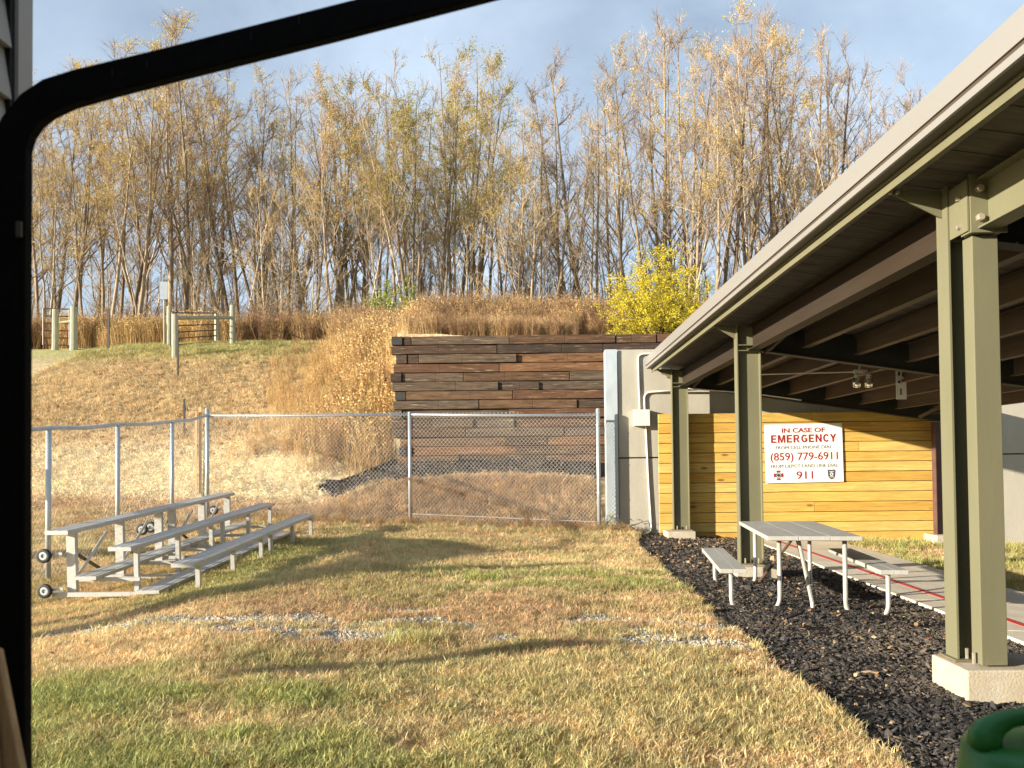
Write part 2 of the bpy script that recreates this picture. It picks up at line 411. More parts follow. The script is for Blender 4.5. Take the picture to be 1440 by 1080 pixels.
M['leaf_rust'] = leafy('rust_leaf', [(0.20, 0.09, 0.05), (0.30, 0.14, 0.06), (0.24, 0.15, 0.08)])
M['leaf_dark'] = leafy('cedar_leaf', [(0.03, 0.05, 0.02), (0.05, 0.07, 0.03), (0.07, 0.07, 0.03)], 0.15)
M['grass'] = inst_mat('grass_blade', transl=0.25)
M['brush'] = inst_mat('dry_brush', transl=0.25)
M['chip'] = inst_mat('mulch_chip', rough=0.7, spec=0.4)
M['pebble'] = inst_mat('pebble', rough=0.85)

glass, gn, gp = new_mat('jar_glass')
gp.inputs['Base Color'].default_value = (0.92, 0.96, 0.93, 1)
gp.inputs['Transmission Weight'].default_value = 1.0
gp.inputs['Roughness'].default_value = 0.08
M['glass'] = glass

def ground_material():
    m, n, p = new_mat('ground_surface')
    ln = n.links.new
    at = n.nodes.new('ShaderNodeAttribute'); at.attribute_name = 'tint'
    g = n.nodes.new('ShaderNodeNewGeometry')
    a = n.nodes.new('ShaderNodeTexNoise'); a.inputs['Scale'].default_value = 14; a.inputs['Detail'].default_value = 8; a.inputs['Roughness'].default_value = 0.7
    b = n.nodes.new('ShaderNodeTexNoise'); b.inputs['Scale'].default_value = 3.0; b.inputs['Detail'].default_value = 8; b.inputs['Roughness'].default_value = 0.7
    mpn = n.nodes.new('ShaderNodeMapping'); mpn.inputs['Scale'].default_value = (1, 2.5, 1)
    ln(g.outputs['Position'], a.inputs['Vector']); ln(g.outputs['Position'], mpn.inputs['Vector']); ln(mpn.outputs[0], b.inputs['Vector'])
    mr = n.nodes.new('ShaderNodeMapRange'); mr.inputs['From Min'].default_value = 0.3; mr.inputs['From Max'].default_value = 0.7; mr.inputs['To Min'].default_value = 0.45; mr.inputs['To Max'].default_value = 1.25
    ln(a.outputs['Fac'], mr.inputs['Value'])
    m2 = n.nodes.new('ShaderNodeMapRange'); m2.inputs['From Min'].default_value = 0.3; m2.inputs['From Max'].default_value = 0.7; m2.inputs['To Min'].default_value = 0.75; m2.inputs['To Max'].default_value = 1.2
    ln(b.outputs['Fac'], m2.inputs['Value'])
    mu = n.nodes.new('ShaderNodeMath'); mu.operation = 'MULTIPLY'; ln(mr.outputs[0], mu.inputs[0]); ln(m2.outputs[0], mu.inputs[1])
    s = n.nodes.new('ShaderNodeVectorMath'); s.operation = 'SCALE'; ln(at.outputs['Color'], s.inputs[0]); ln(mu.outputs[0], s.inputs['Scale'])
    ln(s.outputs[0], p.inputs['Base Color'])
    p.inputs['Roughness'].default_value = 0.95; p.inputs['Specular IOR Level'].default_value = 0.1
    bp = n.nodes.new('ShaderNodeBump'); bp.inputs['Strength'].default_value = 0.8; bp.inputs['Distance'].default_value = 0.05
    ln(a.outputs['Fac'], bp.inputs['Height']); ln(bp.outputs[0], p.inputs['Normal'])
    return m
M['ground'] = ground_material()

# ------------------------------------------------------------------ mesh helpers
class MB:
    def __init__(s):
        s.v = []; s.f = []
    def add(s, vs_, fs):
        b = len(s.v); s.v.extend([tuple(q) for q in vs_]); s.f.extend([tuple(b + i for i in f) for f in fs])
        return s
    def box(s, x0, x1, y0, y1, z0, z1):
        v = [(x0, y0, z0), (x1, y0, z0), (x1, y1, z0), (x0, y1, z0), (x0, y0, z1), (x1, y0, z1), (x1, y1, z1), (x0, y1, z1)]
        return s.add(v, BOXF)
    def hexa(s, v):
        return s.add(v, BOXF)
    def bar(s, p, q, w, h, up=(0, 0, 1)):
        """a rectangular bar from p to q, w across, h along up"""
        p = Vector(p); q = Vector(q); d = (q - p).normalized(); u = Vector(up)
        side = d.cross(u).normalized(); u = side.cross(d).normalized()
        v = []
        for zz in (-.5, .5):
            v += [p + side * (-w / 2) + u * (zz * h), p + side * (w / 2) + u * (zz * h), q + side * (w / 2) + u * (zz * h), q + side * (-w / 2) + u * (zz * h)]
        return s.add(v, BOXF)
    def tube(s, pts, rad, n=8, cap=True):
        pts = [Vector(p) for p in pts]
        if not hasattr(rad, '__len__'): rad = [rad] * len(pts)
        b = len(s.v); prev = None
        for i, p in enumerate(pts):
            d = (pts[min(i + 1, len(pts) - 1)] - pts[max(i - 1, 0)]).normalized()
            if prev is None:
                a = d.orthogonal().normalized()
            else:
                a = (prev - d * prev.dot(d))
                a = a.normalized() if a.length > 1e-6 else d.orthogonal().normalized()
            prev = a; c = d.cross(a)
            for k in range(n):
                t = 2 * math.pi * k / n
                s.v.append(tuple(p + (a * math.cos(t) + c * math.sin(t)) * rad[i]))
        for i in range(len(pts) - 1):
            for k in range(n):
                k2 = (k + 1) % n
                s.f.append((b + i * n + k, b + i * n + k2, b + (i + 1) * n + k2, b + (i + 1) * n + k))
        if cap:
            s.f.append(tuple(b + k for k in reversed(range(n))))
            e = b + (len(pts) - 1) * n
            s.f.append(tuple(e + k for k in range(n)))
        return s
    def lathe(s, prof, n=24, c=(0, 0, 0), axis='z'):
        b = len(s.v)
        for (r, z) in prof:
            for k in range(n):
                t = 2 * math.pi * k / n
                q = (r * math.cos(t), r * math.sin(t), z)
                if axis == 'y': q = (q[0], q[2], q[1])
                if axis == 'x': q = (q[2], q[0], q[1])
                s.v.append((c[0] + q[0], c[1] + q[1], c[2] + q[2]))
        for i in range(len(prof) - 1):
            for k in range(n):
                k2 = (k + 1) % n
                s.f.append((b + i * n + k, b + i * n + k2, b + (i + 1) * n + k2, b + (i + 1) * n + k))
        return s
    def prism(s, poly, thick, axis='y', at=0.0):
        """a flat outline (2D points in the plane across axis) with thickness along the axis"""
        n = len(poly); v = []
        for t in (at, at + thick):
            for (a, b_) in poly:
                v.append({'y': (a, t, b_), 'x': (t, a, b_), 'z': (a, b_, t)}[axis])
        f = [tuple(reversed(range(n))), tuple(range(n, 2 * n))] + [(i, (i + 1) % n, n + (i + 1) % n, n + i) for i in range(n)]
        return s.add(v, f)
    def mesh(s, name, mat, smooth=False):
        me = bpy.data.meshes.new(name)
        me.from_pydata(s.v, [], s.f)
        me.materials.append(mat)
        if smooth:
            me.polygons.foreach_set('use_smooth', [True] * len(me.polygons))
        me.update()
        return me
    def build(s, name, mat, parent=None, smooth=False, bevel=0.0, fix=False):
        me = s.mesh(name, mat, smooth)
        if fix:
            import bmesh
            bm = bmesh.new(); bm.from_mesh(me); bmesh.ops.recalc_face_normals(bm, faces=bm.faces); bm.to_mesh(me); bm.free()
        o = bpy.data.objects.new(name, me); COL.objects.link(o)
        if parent is not None: o.parent = parent
        if bevel:
            md = o.modifiers.new('bevel', 'BEVEL'); md.width = bevel; md.segments = 2; md.limit_method = 'ANGLE'
        return o

BOXF = [(0, 3, 2, 1), (4, 5, 6, 7), (0, 1, 5, 4), (1, 2, 6, 5), (2, 3, 7, 6), (3, 0, 4, 7)]

def tag(o, label=None, cat=None, group=None, kind=None):
    if label: o['label'] = label
    if cat: o['category'] = cat
    if group: o['group'] = group
    if kind: o['kind'] = kind
    return o

def thing(name, label, cat, loc=(0, 0, 0), rz=0, group=None):
    o = bpy.data.objects.new(name, None); COL.objects.link(o)
    o.location = loc; o.rotation_euler = (0, 0, rz); o.empty_display_size = 0.2
    return tag(o, label, cat, group)

def copy_tree(o, parent=None):
    c = o.copy(); COL.objects.link(c)
    if parent is not None: c.parent = parent
    for ch in o.children: copy_tree(ch, c)
    return c

# ------------------------------------------------------------------ ground sheet
def spaced(a, b, st):
    return list(np.arange(a, b, st))
gx_ = [-6000, -2500, -1000, -400, -200, -120, -90] + spaced(-70, -20, 1.6) + spaced(-20, -9, 0.45) + spaced(-9, 11, 0.12) + spaced(11, 20, 0.5) + spaced(20, 70, 1.6) + [90, 120, 200, 400, 1000, 2500, 6000]
gy_ = [-6000, -2500, -1000, -400, -150, -60, -30, -15, -8, -4, -2, -1] + spaced(0, 18.7, 0.12) + [18.7, 18.8, 18.85, 18.9, 18.95] + spaced(19.1, 45, 0.32) + spaced(45, 80, 1.0) + [85, 95, 110, 130, 160, 200, 300, 500, 1000, 2500, 6000]
GX, GY = np.meshgrid(np.array(gx_, float), np.array(gy_, float))
GZ = H(GX, GY)
gc, gzn = ground_color(GX, GY)
GZ = GZ + gzn['black'] * (fbm(GX * 3, GY * 3, 91) - .5) * 0.05
nx, ny = GX.shape[1], GX.shape[0]
me = bpy.data.meshes.new('ground')
verts = np.stack([GX.ravel(), GY.ravel(), GZ.ravel()], 1)
ii = (np.arange(ny - 1)[:, None] * nx + np.arange(nx - 1)[None, :]).ravel()
faces = np.stack([ii, ii + 1, ii + nx + 1, ii + nx], 1)
me.from_pydata(verts.tolist(), [], faces.tolist())
ca = me.color_attributes.new('tint', 'FLOAT_COLOR', 'POINT')
ca.data.foreach_set('color', np.concatenate([gc.reshape(-1, 3), np.ones((nx * ny, 1))], 1).ravel())
me.materials.append(M['ground'])
me.polygons.foreach_set('use_smooth', [True] * len(me.polygons))
ground = bpy.data.objects.new('ground', me); COL.objects.link(ground)
tag(ground, 'patchy autumn ground rising to a grassy hill', None, None, 'structure')

def hz(x, y):
    return float(H(np.array([x]), np.array([y]))[0])

# ------------------------------------------------------------------ canopy
PY = [5.22, 10.3, 15.05]          # the three column lines in view, going away
can = thing('shelter_canopy', 'long low shelter with sage steel columns and taupe roof edge beside the lawn', 'canopy', (0, 0, 0))
SL = -0.145
EX = 2.36
def roof_z(x): return 3.66 + SL * (x - EX)
Y0, Y1 = -1.5, 15.45
# roof deck in boards along x (one deck with grooves), fascia, eave channel
d = MB()
yy = Y0
while yy < Y1 - 0.01:
    y2 = min(yy + 0.30, Y1)
    v = [(EX + .18, yy + .006, roof_z(EX + .18) - .10), (8.6, yy + .006, roof_z(8.6) - .10), (8.6, y2 - .006, roof_z(8.6) - .10), (EX + .18, y2 - .006, roof_z(EX + .18) - .10)]
    v += [(a, b, c + 0.05) for a, b, c in v]
    d.hexa(v); yy += 0.30
d.build('roof_deck', M['deck'], can)
v = [(EX + .015, Y0, roof_z(EX) - .045), (8.75, Y0, roof_z(8.75) - .045), (8.75, Y1, roof_z(8.75) - .045), (EX + .015, Y1, roof_z(EX) - .045)]
v += [(a, b, c + 0.055) for a, b, c in v]
MB().hexa(v).build('roof_sheet', M['fascia'], can)
# outer fascia: face, groove, lower lip
MB().box(EX - .012, EX + .012, Y0, Y1, 3.545, 3.70).build('fascia', M['fascia'], can)
MB().box(EX, EX + .02, Y0, Y1, 3.52, 3.545).build('fascia_groove', M['fascia_dark'], can)
MB().box(EX - .004, EX + .016, Y0, Y1, 3.475, 3.52).build('drip_edge', M['fascia'], can)
MB().box(EX + .0165, EX + .095, Y0, Y1, 3.478, 3.56).build('under_fascia', M['fascia_dark'], can)
# eave channel
MB().box(EX + .10, EX + .115, Y0, Y1, 3.455, 3.55).box(EX + .115, EX + .18, Y0, Y1, 3.5352, 3.55).build('eave_channel', M['sage'], can)
MB().box(EX + .108, EX + .118, Y0, Y1, 3.445, 3.4548).build('eave_gap', M['fascia_dark'], can)
MB().box(EX + .105, EX + .20, Y0, Y1, 3.432, 3.4445).box(EX + .105, EX + .12, Y0, Y1, 3.395, 3.4318).build('eave_angle', M['sage'], can)

def column(y, wbase, top, mat, plinth_rect, plinth_z, x0=2.80):
    """wide-flange column: flanges face left and right, web across"""
    x1, fw, ft = 3.12, 0.145, 0.014
    m = MB()
    m.box(x0, x0 + ft, y, y + fw, wbase, top)
    m.box(x1 - ft, x1, y, y + fw, wbase, top - 0.05)
    m.box(x0 + ft + .0005, x1 - ft - .0005, y + fw / 2 - .005, y + fw / 2 + .005, wbase, top - 0.02)
    c = m.build('column', mat, can)
    pr = plinth_rect
    p = MB().box(pr[0], pr[1], pr[2], pr[3], hz((pr[0] + pr[1]) / 2, pr[2]) - 0.3, plinth_z).build('plinth', M['plinth'], c, bevel=0.012)
    bp = MB().box(x0 - .03, x1 + .03, y - .03, y + fw + .03, plinth_z + .0005, wbase - .0005).build('base_plate', mat, c)
    MB().box(x0 - .034, x1 + .034, y - .034, y + fw + .034, plinth_z + .0002, plinth_z + .0045).build('rusty_shim', M['rust'], c)
    for bx in (x0 + .07, x1 - .07):
        MB().tube([(bx, y + .01, wbase), (bx, y + .01, wbase + .07)], 0.011, 6).build('anchor_bolt', M['bolt'], c)
    # gusset to the eave
    g = MB().prism([(EX + .13, 3.43), (x0 - .001, 3.425), (x0 - .001, 3.235)], 0.012, 'y', y + fw / 2 - .006).build('gusset', mat, c)
    for k in range(2):
        b = MB().tube([(EX + .15 + .05 * k, y + fw / 2 - .04, 3.41 + .0 * k), (EX + .15 + .05 * k, y + fw / 2 - .015, 3.41)], 0.013, 6).build('bolt', M['bolt'], c)
    # stiffeners
    MB().box(x0 + ft + .001, x1 - ft - .001, y + .004, y + fw / 2 - .006, 3.065, 3.077).box(x0 + ft + .001, x1 - ft - .001, y + .004, y + fw / 2 - .006, 3.14, 3.152).build('stiffener', mat, c)
    return c
column(PY[0], 0.215, 3.44, M['sage'], (2.80, 3.45, 4.98, 5.42), 0.20, 2.875)
column(PY[1], 0.215, 3.44, M['sage'], (2.68, 3.22, 10.02, 10.55), 0.20)
column(PY[2], 0.275, 3.44, M['sage'], (2.62, 3.16, 14.72, 15.22), 0.26)
# square post in front of the near column, carrying the near beam
fp = MB().box(2.935, 3.105, 5.04, 5.155, 0.215, 3.04).build('front_post', M['sage'], can, bevel=0.004)
MB().tube([(2.912, 5.09, .215), (2.912, 5.09, .29)], 0.012, 6).build('anchor_bolt', M['bolt'], fp)

# rafters (I beams down to the right) and rear columns
XR = 8.10
def rafter(y, x_start):
    dep = 0.36; top = lambda x: roof_z(x) - .33 + .0
    m = MB()
    def slab(xa, xb, ya, yb, za, zb):
        v = [(xa, ya, top(xa) + za), (xb, ya, top(xb) + za), (xb, yb, top(xb) + za), (xa, yb, top(xa) + za)]
        v += [(xa, ya, top(xa) + zb), (xb, ya, top(xb) + zb), (xb, yb, top(xb) + zb), (xa, yb, top(xa) + zb)]
        m.hexa(v)
    slab(x_start, XR + .1, y, y + .145, 0.205, 0.22)
    slab(x_start, XR + .1, y, y + .145, -0.155, -0.14)
    slab(x_start, XR + .1, y + .067, y + .078, -0.1395, 0.2045)
    r = m.build('rafter', M['dark_steel'], can)
    return r
for i, y in enumerate(PY):
    rafter(y, 3.125)
    zc = roof_z(XR) - .5
    m = MB(); gz = hz(XR, y)
    m.box(XR - .15, XR - .137, y, y + .145, gz + .24, zc); m.box(XR + .137, XR + .15, y, y + .145, gz + .24, zc)
    m.box(XR - .1365, XR + .1365, y + .067, y + .078, gz + .24, zc)
    c = m.build('rear_column', M['gate_steel'], can)
    MB().box(XR - .27, XR + .27, y - .22, y + .35, gz - .3, gz + .24).build('plinth', M['plinth'], c, bevel=.012)
# joists
bays = [(Y0, PY[0] - .003), (PY[0] + .148, PY[1] - .003), (PY[1] + .148, PY[2] - .003)]
jx = [3.02, 3.72, 4.42, 5.12, 5.82, 6.52, 7.22, 7.92]
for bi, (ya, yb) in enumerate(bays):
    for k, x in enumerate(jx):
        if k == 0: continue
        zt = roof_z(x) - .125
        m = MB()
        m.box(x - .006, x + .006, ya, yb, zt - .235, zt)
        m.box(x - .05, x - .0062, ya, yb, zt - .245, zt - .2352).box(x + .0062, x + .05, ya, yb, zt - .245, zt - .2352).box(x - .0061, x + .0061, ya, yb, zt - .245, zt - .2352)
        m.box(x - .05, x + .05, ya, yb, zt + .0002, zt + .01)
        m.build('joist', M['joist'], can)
def eave_beam(ya, yb, mat, x=3.02):
    m = MB(); z0, z1 = 3.07, 3.40
    m.box(x - .006, x + .006, ya, yb, z0 + .012, z1 - .012)
    m.box(x - .075, x + .075, ya, yb, z0, z0 + .0118).box(x - .075, x + .075, ya, yb, z1 - .0118, z1)
    return m.build('eave_beam', mat, can)
eb = eave_beam(Y0, 4.985, M['sage'])
eave_beam(PY[0] + .148, PY[1] - .003, M['beam_shaded'])  # same beam line as the sage span, coloured dark for shade
eave_beam(PY[1] + .148, PY[2] - .003, M['beam_shaded'])
# end plates and bolts on the near beam
MB().box(2.90, 3.14, 4.986, 5.0, 3.045, 3.43).build('end_plate', M['sage'], eb)
MB().box(2.885, 2.897, 5.001, 5.215, 3.06, 3.40).box(2.897, 3.11, 5.001, 5.10, 3.046, 3.0585).build('end_plate', M['sage'], eb)
for zz in (3.14, 3.33):
    MB().lathe([(0.0, -.03), (.021, -.03), (.026, -.022), (.026, 0.0)], 8, (2.955, 4.985, zz), 'y').build('bolt', M['bolt'], eb)
    MB().lathe([(0.0, -.02), (.014, -.02), (.017, -.0)], 8, (2.884, 5.09, zz - .03), 'x').build('bolt', M['bolt'], eb)
# diagonal braces from rafters to eave beams
for y in PY[1:]:
    MB().bar((3.20, y + .06, 3.05), (3.45, y - .55, 3.36), .05, .05).build('brace', M['joist'], can)
MB().bar((XR - .5, PY[2] - .1, 2.42), (XR - .2, PY[2] - .9, 2.72), .05, .05).build('brace', M['joist'], can)
MB().bar((XR - .5, PY[1] - .1, 2.42), (XR - .2, PY[1] - .9, 2.72), .05, .05).build('brace', M['joist'], can)

# conduits under the roof
MB().tube([(3.10, 14.93, 3.02), (4.3, 14.93, 2.92), (5.3, 14.93, 2.775)], 0.012, 6).build('conduit', M['white_pvc'], can)

# ------------------------------------------------------------------ twin jar lights and small sign on the joists
jl = thing('jar_light', 'twin clear glass jar lights hung under the shelter joists', 'light fixture', (5.04, 11.6, 0))
zt = 2.92
MB().box(-.12, .14, -.03, .03, zt - .02, zt + .03).tube([(-1.6, .5, zt + .03), (-.1, 0, zt)], .011, 6).tube([(-.05, 0, zt), (0, 0, zt + .2)], .012, 6).build('mounting_bar', M['white_box'], jl)
for jxo in (-.08, .10):
    j = MB().lathe([(.03, 0), (.055, -.03), (.060, -.12), (.05, -.165), (.0, -.18)], 14, (jxo, 0, zt - .065)).build('jar', M['glass'], jl, smooth=True)
    MB().lathe([(0, .045), (.03, .04), (.038, 0), (.034, -.012), (0, -.012)], 12, (jxo, 0, zt - .058)).build('socket', M['galv'], jl, smooth=True)
ss = thing('small_sign', 'narrow white plate with small arrows fixed to a shelter joist', 'sign', (5.77, 11.9, 2.79))
MB().box(-.075, .085, -.004, .004, -.27, .20).build('plate', M['sign_white'], ss)
MB().prism([(-.06, 0), (-.01, .035), (-.01, -.03)], .002, 'y', -.0072).build('arrow', M['sign_black'], ss)
MB().prism([(.075, .03), (.01, .045), (.01, -.02)], .002, 'y', -.0072).build('arrow', M['red_paint'], ss)
for q_ in ((-.045, -.01, .10, .16), (.02, .055, .08, .15), (-.015, .01, -.20, -.10)):
    MB().box(q_[0], q_[1], -.0072, -.0052, q_[2], q_[3]).build('mark', M['sign_grey'], ss)

# ------------------------------------------------------------------ concrete retaining wall
cw = thing('concrete_wall', 'pale concrete retaining wall behind the yellow boards and conduit', 'wall')
CY = 15.62
xs = [1.80, 5.95, 10.1, 14.2, 18.3]
for i in range(len(xs) - 1):
    for (z0, z1, pr) in ((-.9, 1.675, 0.0), (1.70, 3.90, 0.0)):
        MB().box(xs[i] + .006, xs[i + 1] - .006, CY + pr, CY + .30, z0, z1).build('panel', M['concrete'], cw, bevel=.012)
MB().box(1.82, 18.3, CY + .05, CY + .28, 1.6749, 1.7001).build('joint_filler', M['dark_steel'], cw)
MB().box(1.555, 1.79, CY - .05, CY - .035, 0.0, 3.90).box(1.555, 1.57, CY - .034, CY + .3, 0.0, 3.90).build('edge_channel', M['galv_sheet'], cw)

cd = thing('conduit_run', 'white electrical conduit bent up the concrete wall with a square junction box', 'conduit')
yc = CY - .03
def bend(pts, rad=.1, n=5):
    pts = [Vector(p) for p in pts]; out = [pts[0]]
    for i in range(1, len(pts) - 1):
        a = (pts[i - 1] - pts[i]).normalized(); b = (pts[i + 1] - pts[i]).normalized()
        p0 = pts[i] + a * rad; p1 = pts[i] + b * rad
        for k in range(n + 1):
            t = k / n; out.append(p0 * (1 - t) ** 2 + pts[i] * 2 * t * (1 - t) + p1 * t * t)
    out.append(pts[-1]); return out
MB().tube(bend([(2.46, yc - .1, -.05), (2.20, yc - .1, -.02), (2.19, yc - .1, .10), (2.45, yc, .20), (2.40, yc, 1.2), (2.36, yc, 2.35)], .09), .021, 8).build('pipe', M['white_pvc'], cd, smooth=True)
MB().tube(bend([(2.25, yc, 2.6), (2.22, yc, 3.8), (2.9, yc, 3.82)], .12), .021, 8).build('pipe', M['white_pvc'], cd, smooth=True)
MB().tube(bend([(2.35, yc, 2.6), (2.34, yc, 3.02), (3.4, yc - .1, 3.06)], .14), .021, 8).build('pipe', M['white_pvc'], cd, smooth=True)
MB().box(2.11, 2.43, CY - .17, CY - .004, 2.33, 2.66).build('junction_box', M['white_box'], cd, bevel=.008)

# ------------------------------------------------------------------ yellow plank wall
wy = 15.33
pw = thing('plank_wall', 'bright yellow pine plank wall behind the emergency sign', 'wall')
MB().box(2.60, 8.12, wy + .045, wy + .20, -.6, 2.50).build('backing', M['fascia_dark'], pw)
z = -0.22; row = 0
while z < 2.50:
    h = 0.197
    z1 = min(z + h, 2.56)
    cuts = [2.57, 8.16]
    if row % 3 == 1: cuts = [2.57, 2.57 + random.uniform(3.0, 4.6), 8.16]
    for a, b in zip(cuts[:-1], cuts[1:]):
        pr = random.uniform(0, .007)
        o = MB().box(a + .002, b - .002, wy - pr, wy + .043, z + .005, z1 - .004).build('plank', M['pine'], pw, bevel=.005)
    z += h + .002; row += 1

# emergency sign
def text_mesh(txt, size, mat, parent, x, z, y, width=None, name='lettering', bold=0.0):
    cu = bpy.data.curves.new('t', 'FONT'); cu.body = txt; cu.size = size; cu.align_x = 'CENTER'; cu.extrude = 0.0012; cu.offset = bold; cu.resolution_u = 4
    ob = bpy.data.objects.new('t', cu); COL.objects.link(ob)
    dg = bpy.context.evaluated_depsgraph_get()
    me = bpy.data.meshes.new_from_object(ob.evaluated_get(dg))
    bpy.data.objects.remove(ob)
    co = np.empty(len(me.vertices) * 3); me.vertices.foreach_get('co', co); co = co.reshape(-1, 3)
    w = co[:, 0].max() - co[:, 0].min(); cx = (co[:, 0].max() + co[:, 0].min()) / 2
    k = (width / w) if width else 1
    out = np.stack([x + (co[:, 0] - cx) * k, y - co[:, 2], z + co[:, 1]], 1)
    fs = [tuple(p.vertices) for p in me.polygons]
    par = list(range(len(out)))
    def find(i):
        while par[i] != i: par[i] = par[par[i]]; i = par[i]
        return i
    for f_ in fs:
        for q in f_[1:]: par[find(q)] = find(f_[0])
    # front and back faces are separate islands in a font mesh: join those that overlap in x
    isl = {}
    for f_ in fs: isl.setdefault(find(f_[0]), []).append(f_)
    items = []
    for r_, ff in isl.items():
        xs_ = [out[i][0] for f_ in ff for i in f_]; items.append([min(xs_), max(xs_), ff])
    items.sort(key=lambda q: q[0]); grp = []
    for it in items:
        if grp and it[0] < grp[-1][1] - (it[1] - it[0]) * .55: grp[-1][2] = grp[-1][2] + it[2]; grp[-1][1] = max(grp[-1][1], it[1])
        else: grp.append(list(it))
    for gq in grp:
        m_ = MB(); mp_ = {}
        for f_ in gq[2]:
            for i in f_:
                if i not in mp_: mp_[i] = len(m_.v); m_.v.append(tuple(out[i]))
            m_.f.append(tuple(mp_[i] for i in f_))
        m_.build('letter', mat, parent)
ty = -.0082
def arc_pts(cx, cz, rx, rz, a0, a1, n):
    return [(cx + rx * math.cos(R(a0 + (a1 - a0) * k / n)), cz + rz * math.sin(R(a0 + (a1 - a0) * k / n))) for k in range(n + 1)]
def band(o_, i_):
    """quads between an outer and an inner line of points"""
    return [[o_[k], o_[k + 1], i_[k + 1], i_[k]] for k in range(len(o_) - 1)]
W_ = .27
GL = {
    'E': [[(0, 0), (W_, 0), (W_, 1), (0, 1)], [(W_, 0), (.8, 0), (.8, .19), (W_, .19)], [(W_, .41), (.72, .41), (.72, .60), (W_, .60)], [(W_, .81), (.8, .81), (.8, 1), (W_, 1)]],
    'M': [[(0, 0), (.24, 0), (.24, 1), (0, 1)], [(.86, 0), (1.1, 0), (1.1, 1), (.86, 1)], [(.24, 1), (.24, .62), (.46, 0), (.55, 0), (.55, .30), (.33, 1)], [(.86, 1), (.77, 1), (.55, .30), (.55, 0), (.64, 0), (.86, .62)]],
    'N': [[(0, 0), (.25, 0), (.25, 1), (0, 1)], [(.67, 0), (.92, 0), (.92, 1), (.67, 1)], [(.25, 1), (.25, .64), (.67, 0), (.67, .36)]],
    'Y': [[(.33, 0), (.59, 0), (.59, .42), (.33, .42)], [(.33, .42), (.46, .42), (.46, .64), (.28, 1), (0, 1)], [(.46, .42), (.59, .42), (.92, 1), (.64, 1), (.46, .64)]],
    'C': band(arc_pts(.47, .5, .47, .51, 40, 320, 18), arc_pts(.47, .5, .23, .31, 40, 320, 18)),
    'G': band(arc_pts(.47, .5, .47, .51, 40, 322, 18), arc_pts(.47, .5, .23, .31, 40, 322, 18)) + [[(.48, .36), (.90, .36), (.90, .54), (.48, .54)], [(.68, .12), (.90, .12), (.90, .36), (.68, .36)]],
    'R': [[(0, 0), (W_, 0), (W_, 1), (0, 1)], [(W_, .82), (.50, .82), (.50, 1), (W_, 1)], [(W_, .38), (.50, .38), (.50, .56), (W_, .56)], [(.42, .38), (.66, 0), (.95, 0), (.64, .40)]] + band(arc_pts(.50, .69, .36, .31, 90, -90, 10), arc_pts(.50, .69, .12, .13, 90, -90, 10)),
}
def bold_word(word, width, h, z):
    wd = {c_: max(p_[0] for q in GL[c_] for p_ in q) for c_ in set(word)}
    tot = sum(wd[c_] for c_ in word) + .20 * (len(word) - 1)
    k = width / tot; x = -width / 2
    for c_ in word:
        m_ = MB()
        for q in GL[c_]:
            m_.prism([(x + a_ * k, z + b_ * h) for a_, b_ in q], .002, 'y', ty - .001)
        o = m_.build('letter', M['sign_red'], es, fix=True)
        x += (wd[c_] + .20) * k
es = thing('emergency_sign', 'white emergency sign with dark red lettering and phone number on the plank wall', 'sign', (5.46, wy - .03, 1.745))
es.rotation_euler = (0, R(-.7), 0)
MB().box(-.775, .775, -.006, .006, -.585, .585).build('plate', M['sign_white'], es, bevel=.002)
text_mesh('IN CASE OF', .125, M['sign_red'], es, 0, .415, ty, .86, bold=.003)
bold_word('EMERGENCY', 1.30, .155, .215)
text_mesh('FROM CELL PHONE DIAL', .095, M['sign_grey'], es, 0, .085, ty, 1.12)
text_mesh('(859) 779-6911', .215, M['sign_red'], es, 0, -.135, ty, 1.34, bold=.002)
text_mesh('FROM DEPOT LAND LINE DIAL', .095, M['sign_grey'], es, 0, -.285, ty, 1.34)
text_mesh('911', .215, M['sign_red'], es, 0, -.51, ty, .33, bold=.002)
# round emblem (ring with four pads) and shield emblem
em = MB()
def ring(mb, cx, cz, r0, r1, a0, a1, n, y, t):
    for k in range(n):
        a = a0 + (a1 - a0) * k / n; b = a0 + (a1 - a0) * (k + 1) / n
        mb.prism([(cx + r0 * math.cos(a), cz + r0 * math.sin(a)), (cx + r1 * math.cos(a), cz + r1 * math.sin(a)), (cx + r1 * math.cos(b), cz + r1 * math.sin(b)), (cx + r0 * math.cos(b), cz + r0 * math.sin(b))], t, 'y', y)
for q in range(4):
    ring(em, -.52, -.43, .062, .098, R(90 * q - 28), R(90 * q + 28), 5, ty - .001, .002)
em.build('emblem', M['sign_red'], es)
e2 = MB(); ring(e2, -.52, -.43, .0, .032, 0, 2 * math.pi, 14, ty - .001, .002); ring(e2, -.52, -.43, .044, .056, 0, 2 * math.pi, 20, ty - .001, .002)
e2.build('emblem', M['sign_black'], es)
MB().prism([(.455, -.355), (.48, -.335), (.535, -.345), (.59, -.335), (.615, -.355), (.605, -.47), (.58, -.515), (.535, -.535), (.49, -.515), (.465, -.47)], .002, 'y', ty - .001).build('emblem', M['sign_grey'], es)
e3 = MB(); ring(e3, .535, -.43, .018, .034, 0, 2 * math.pi, 14, ty - .0025, .001); e3.box(.49, .58, ty - .0025, ty - .0015, -.385, -.375).box(.49, .58, ty - .0025, ty - .0015, -.49, -.48)
e3.build('emblem', M['sign_white'], es)

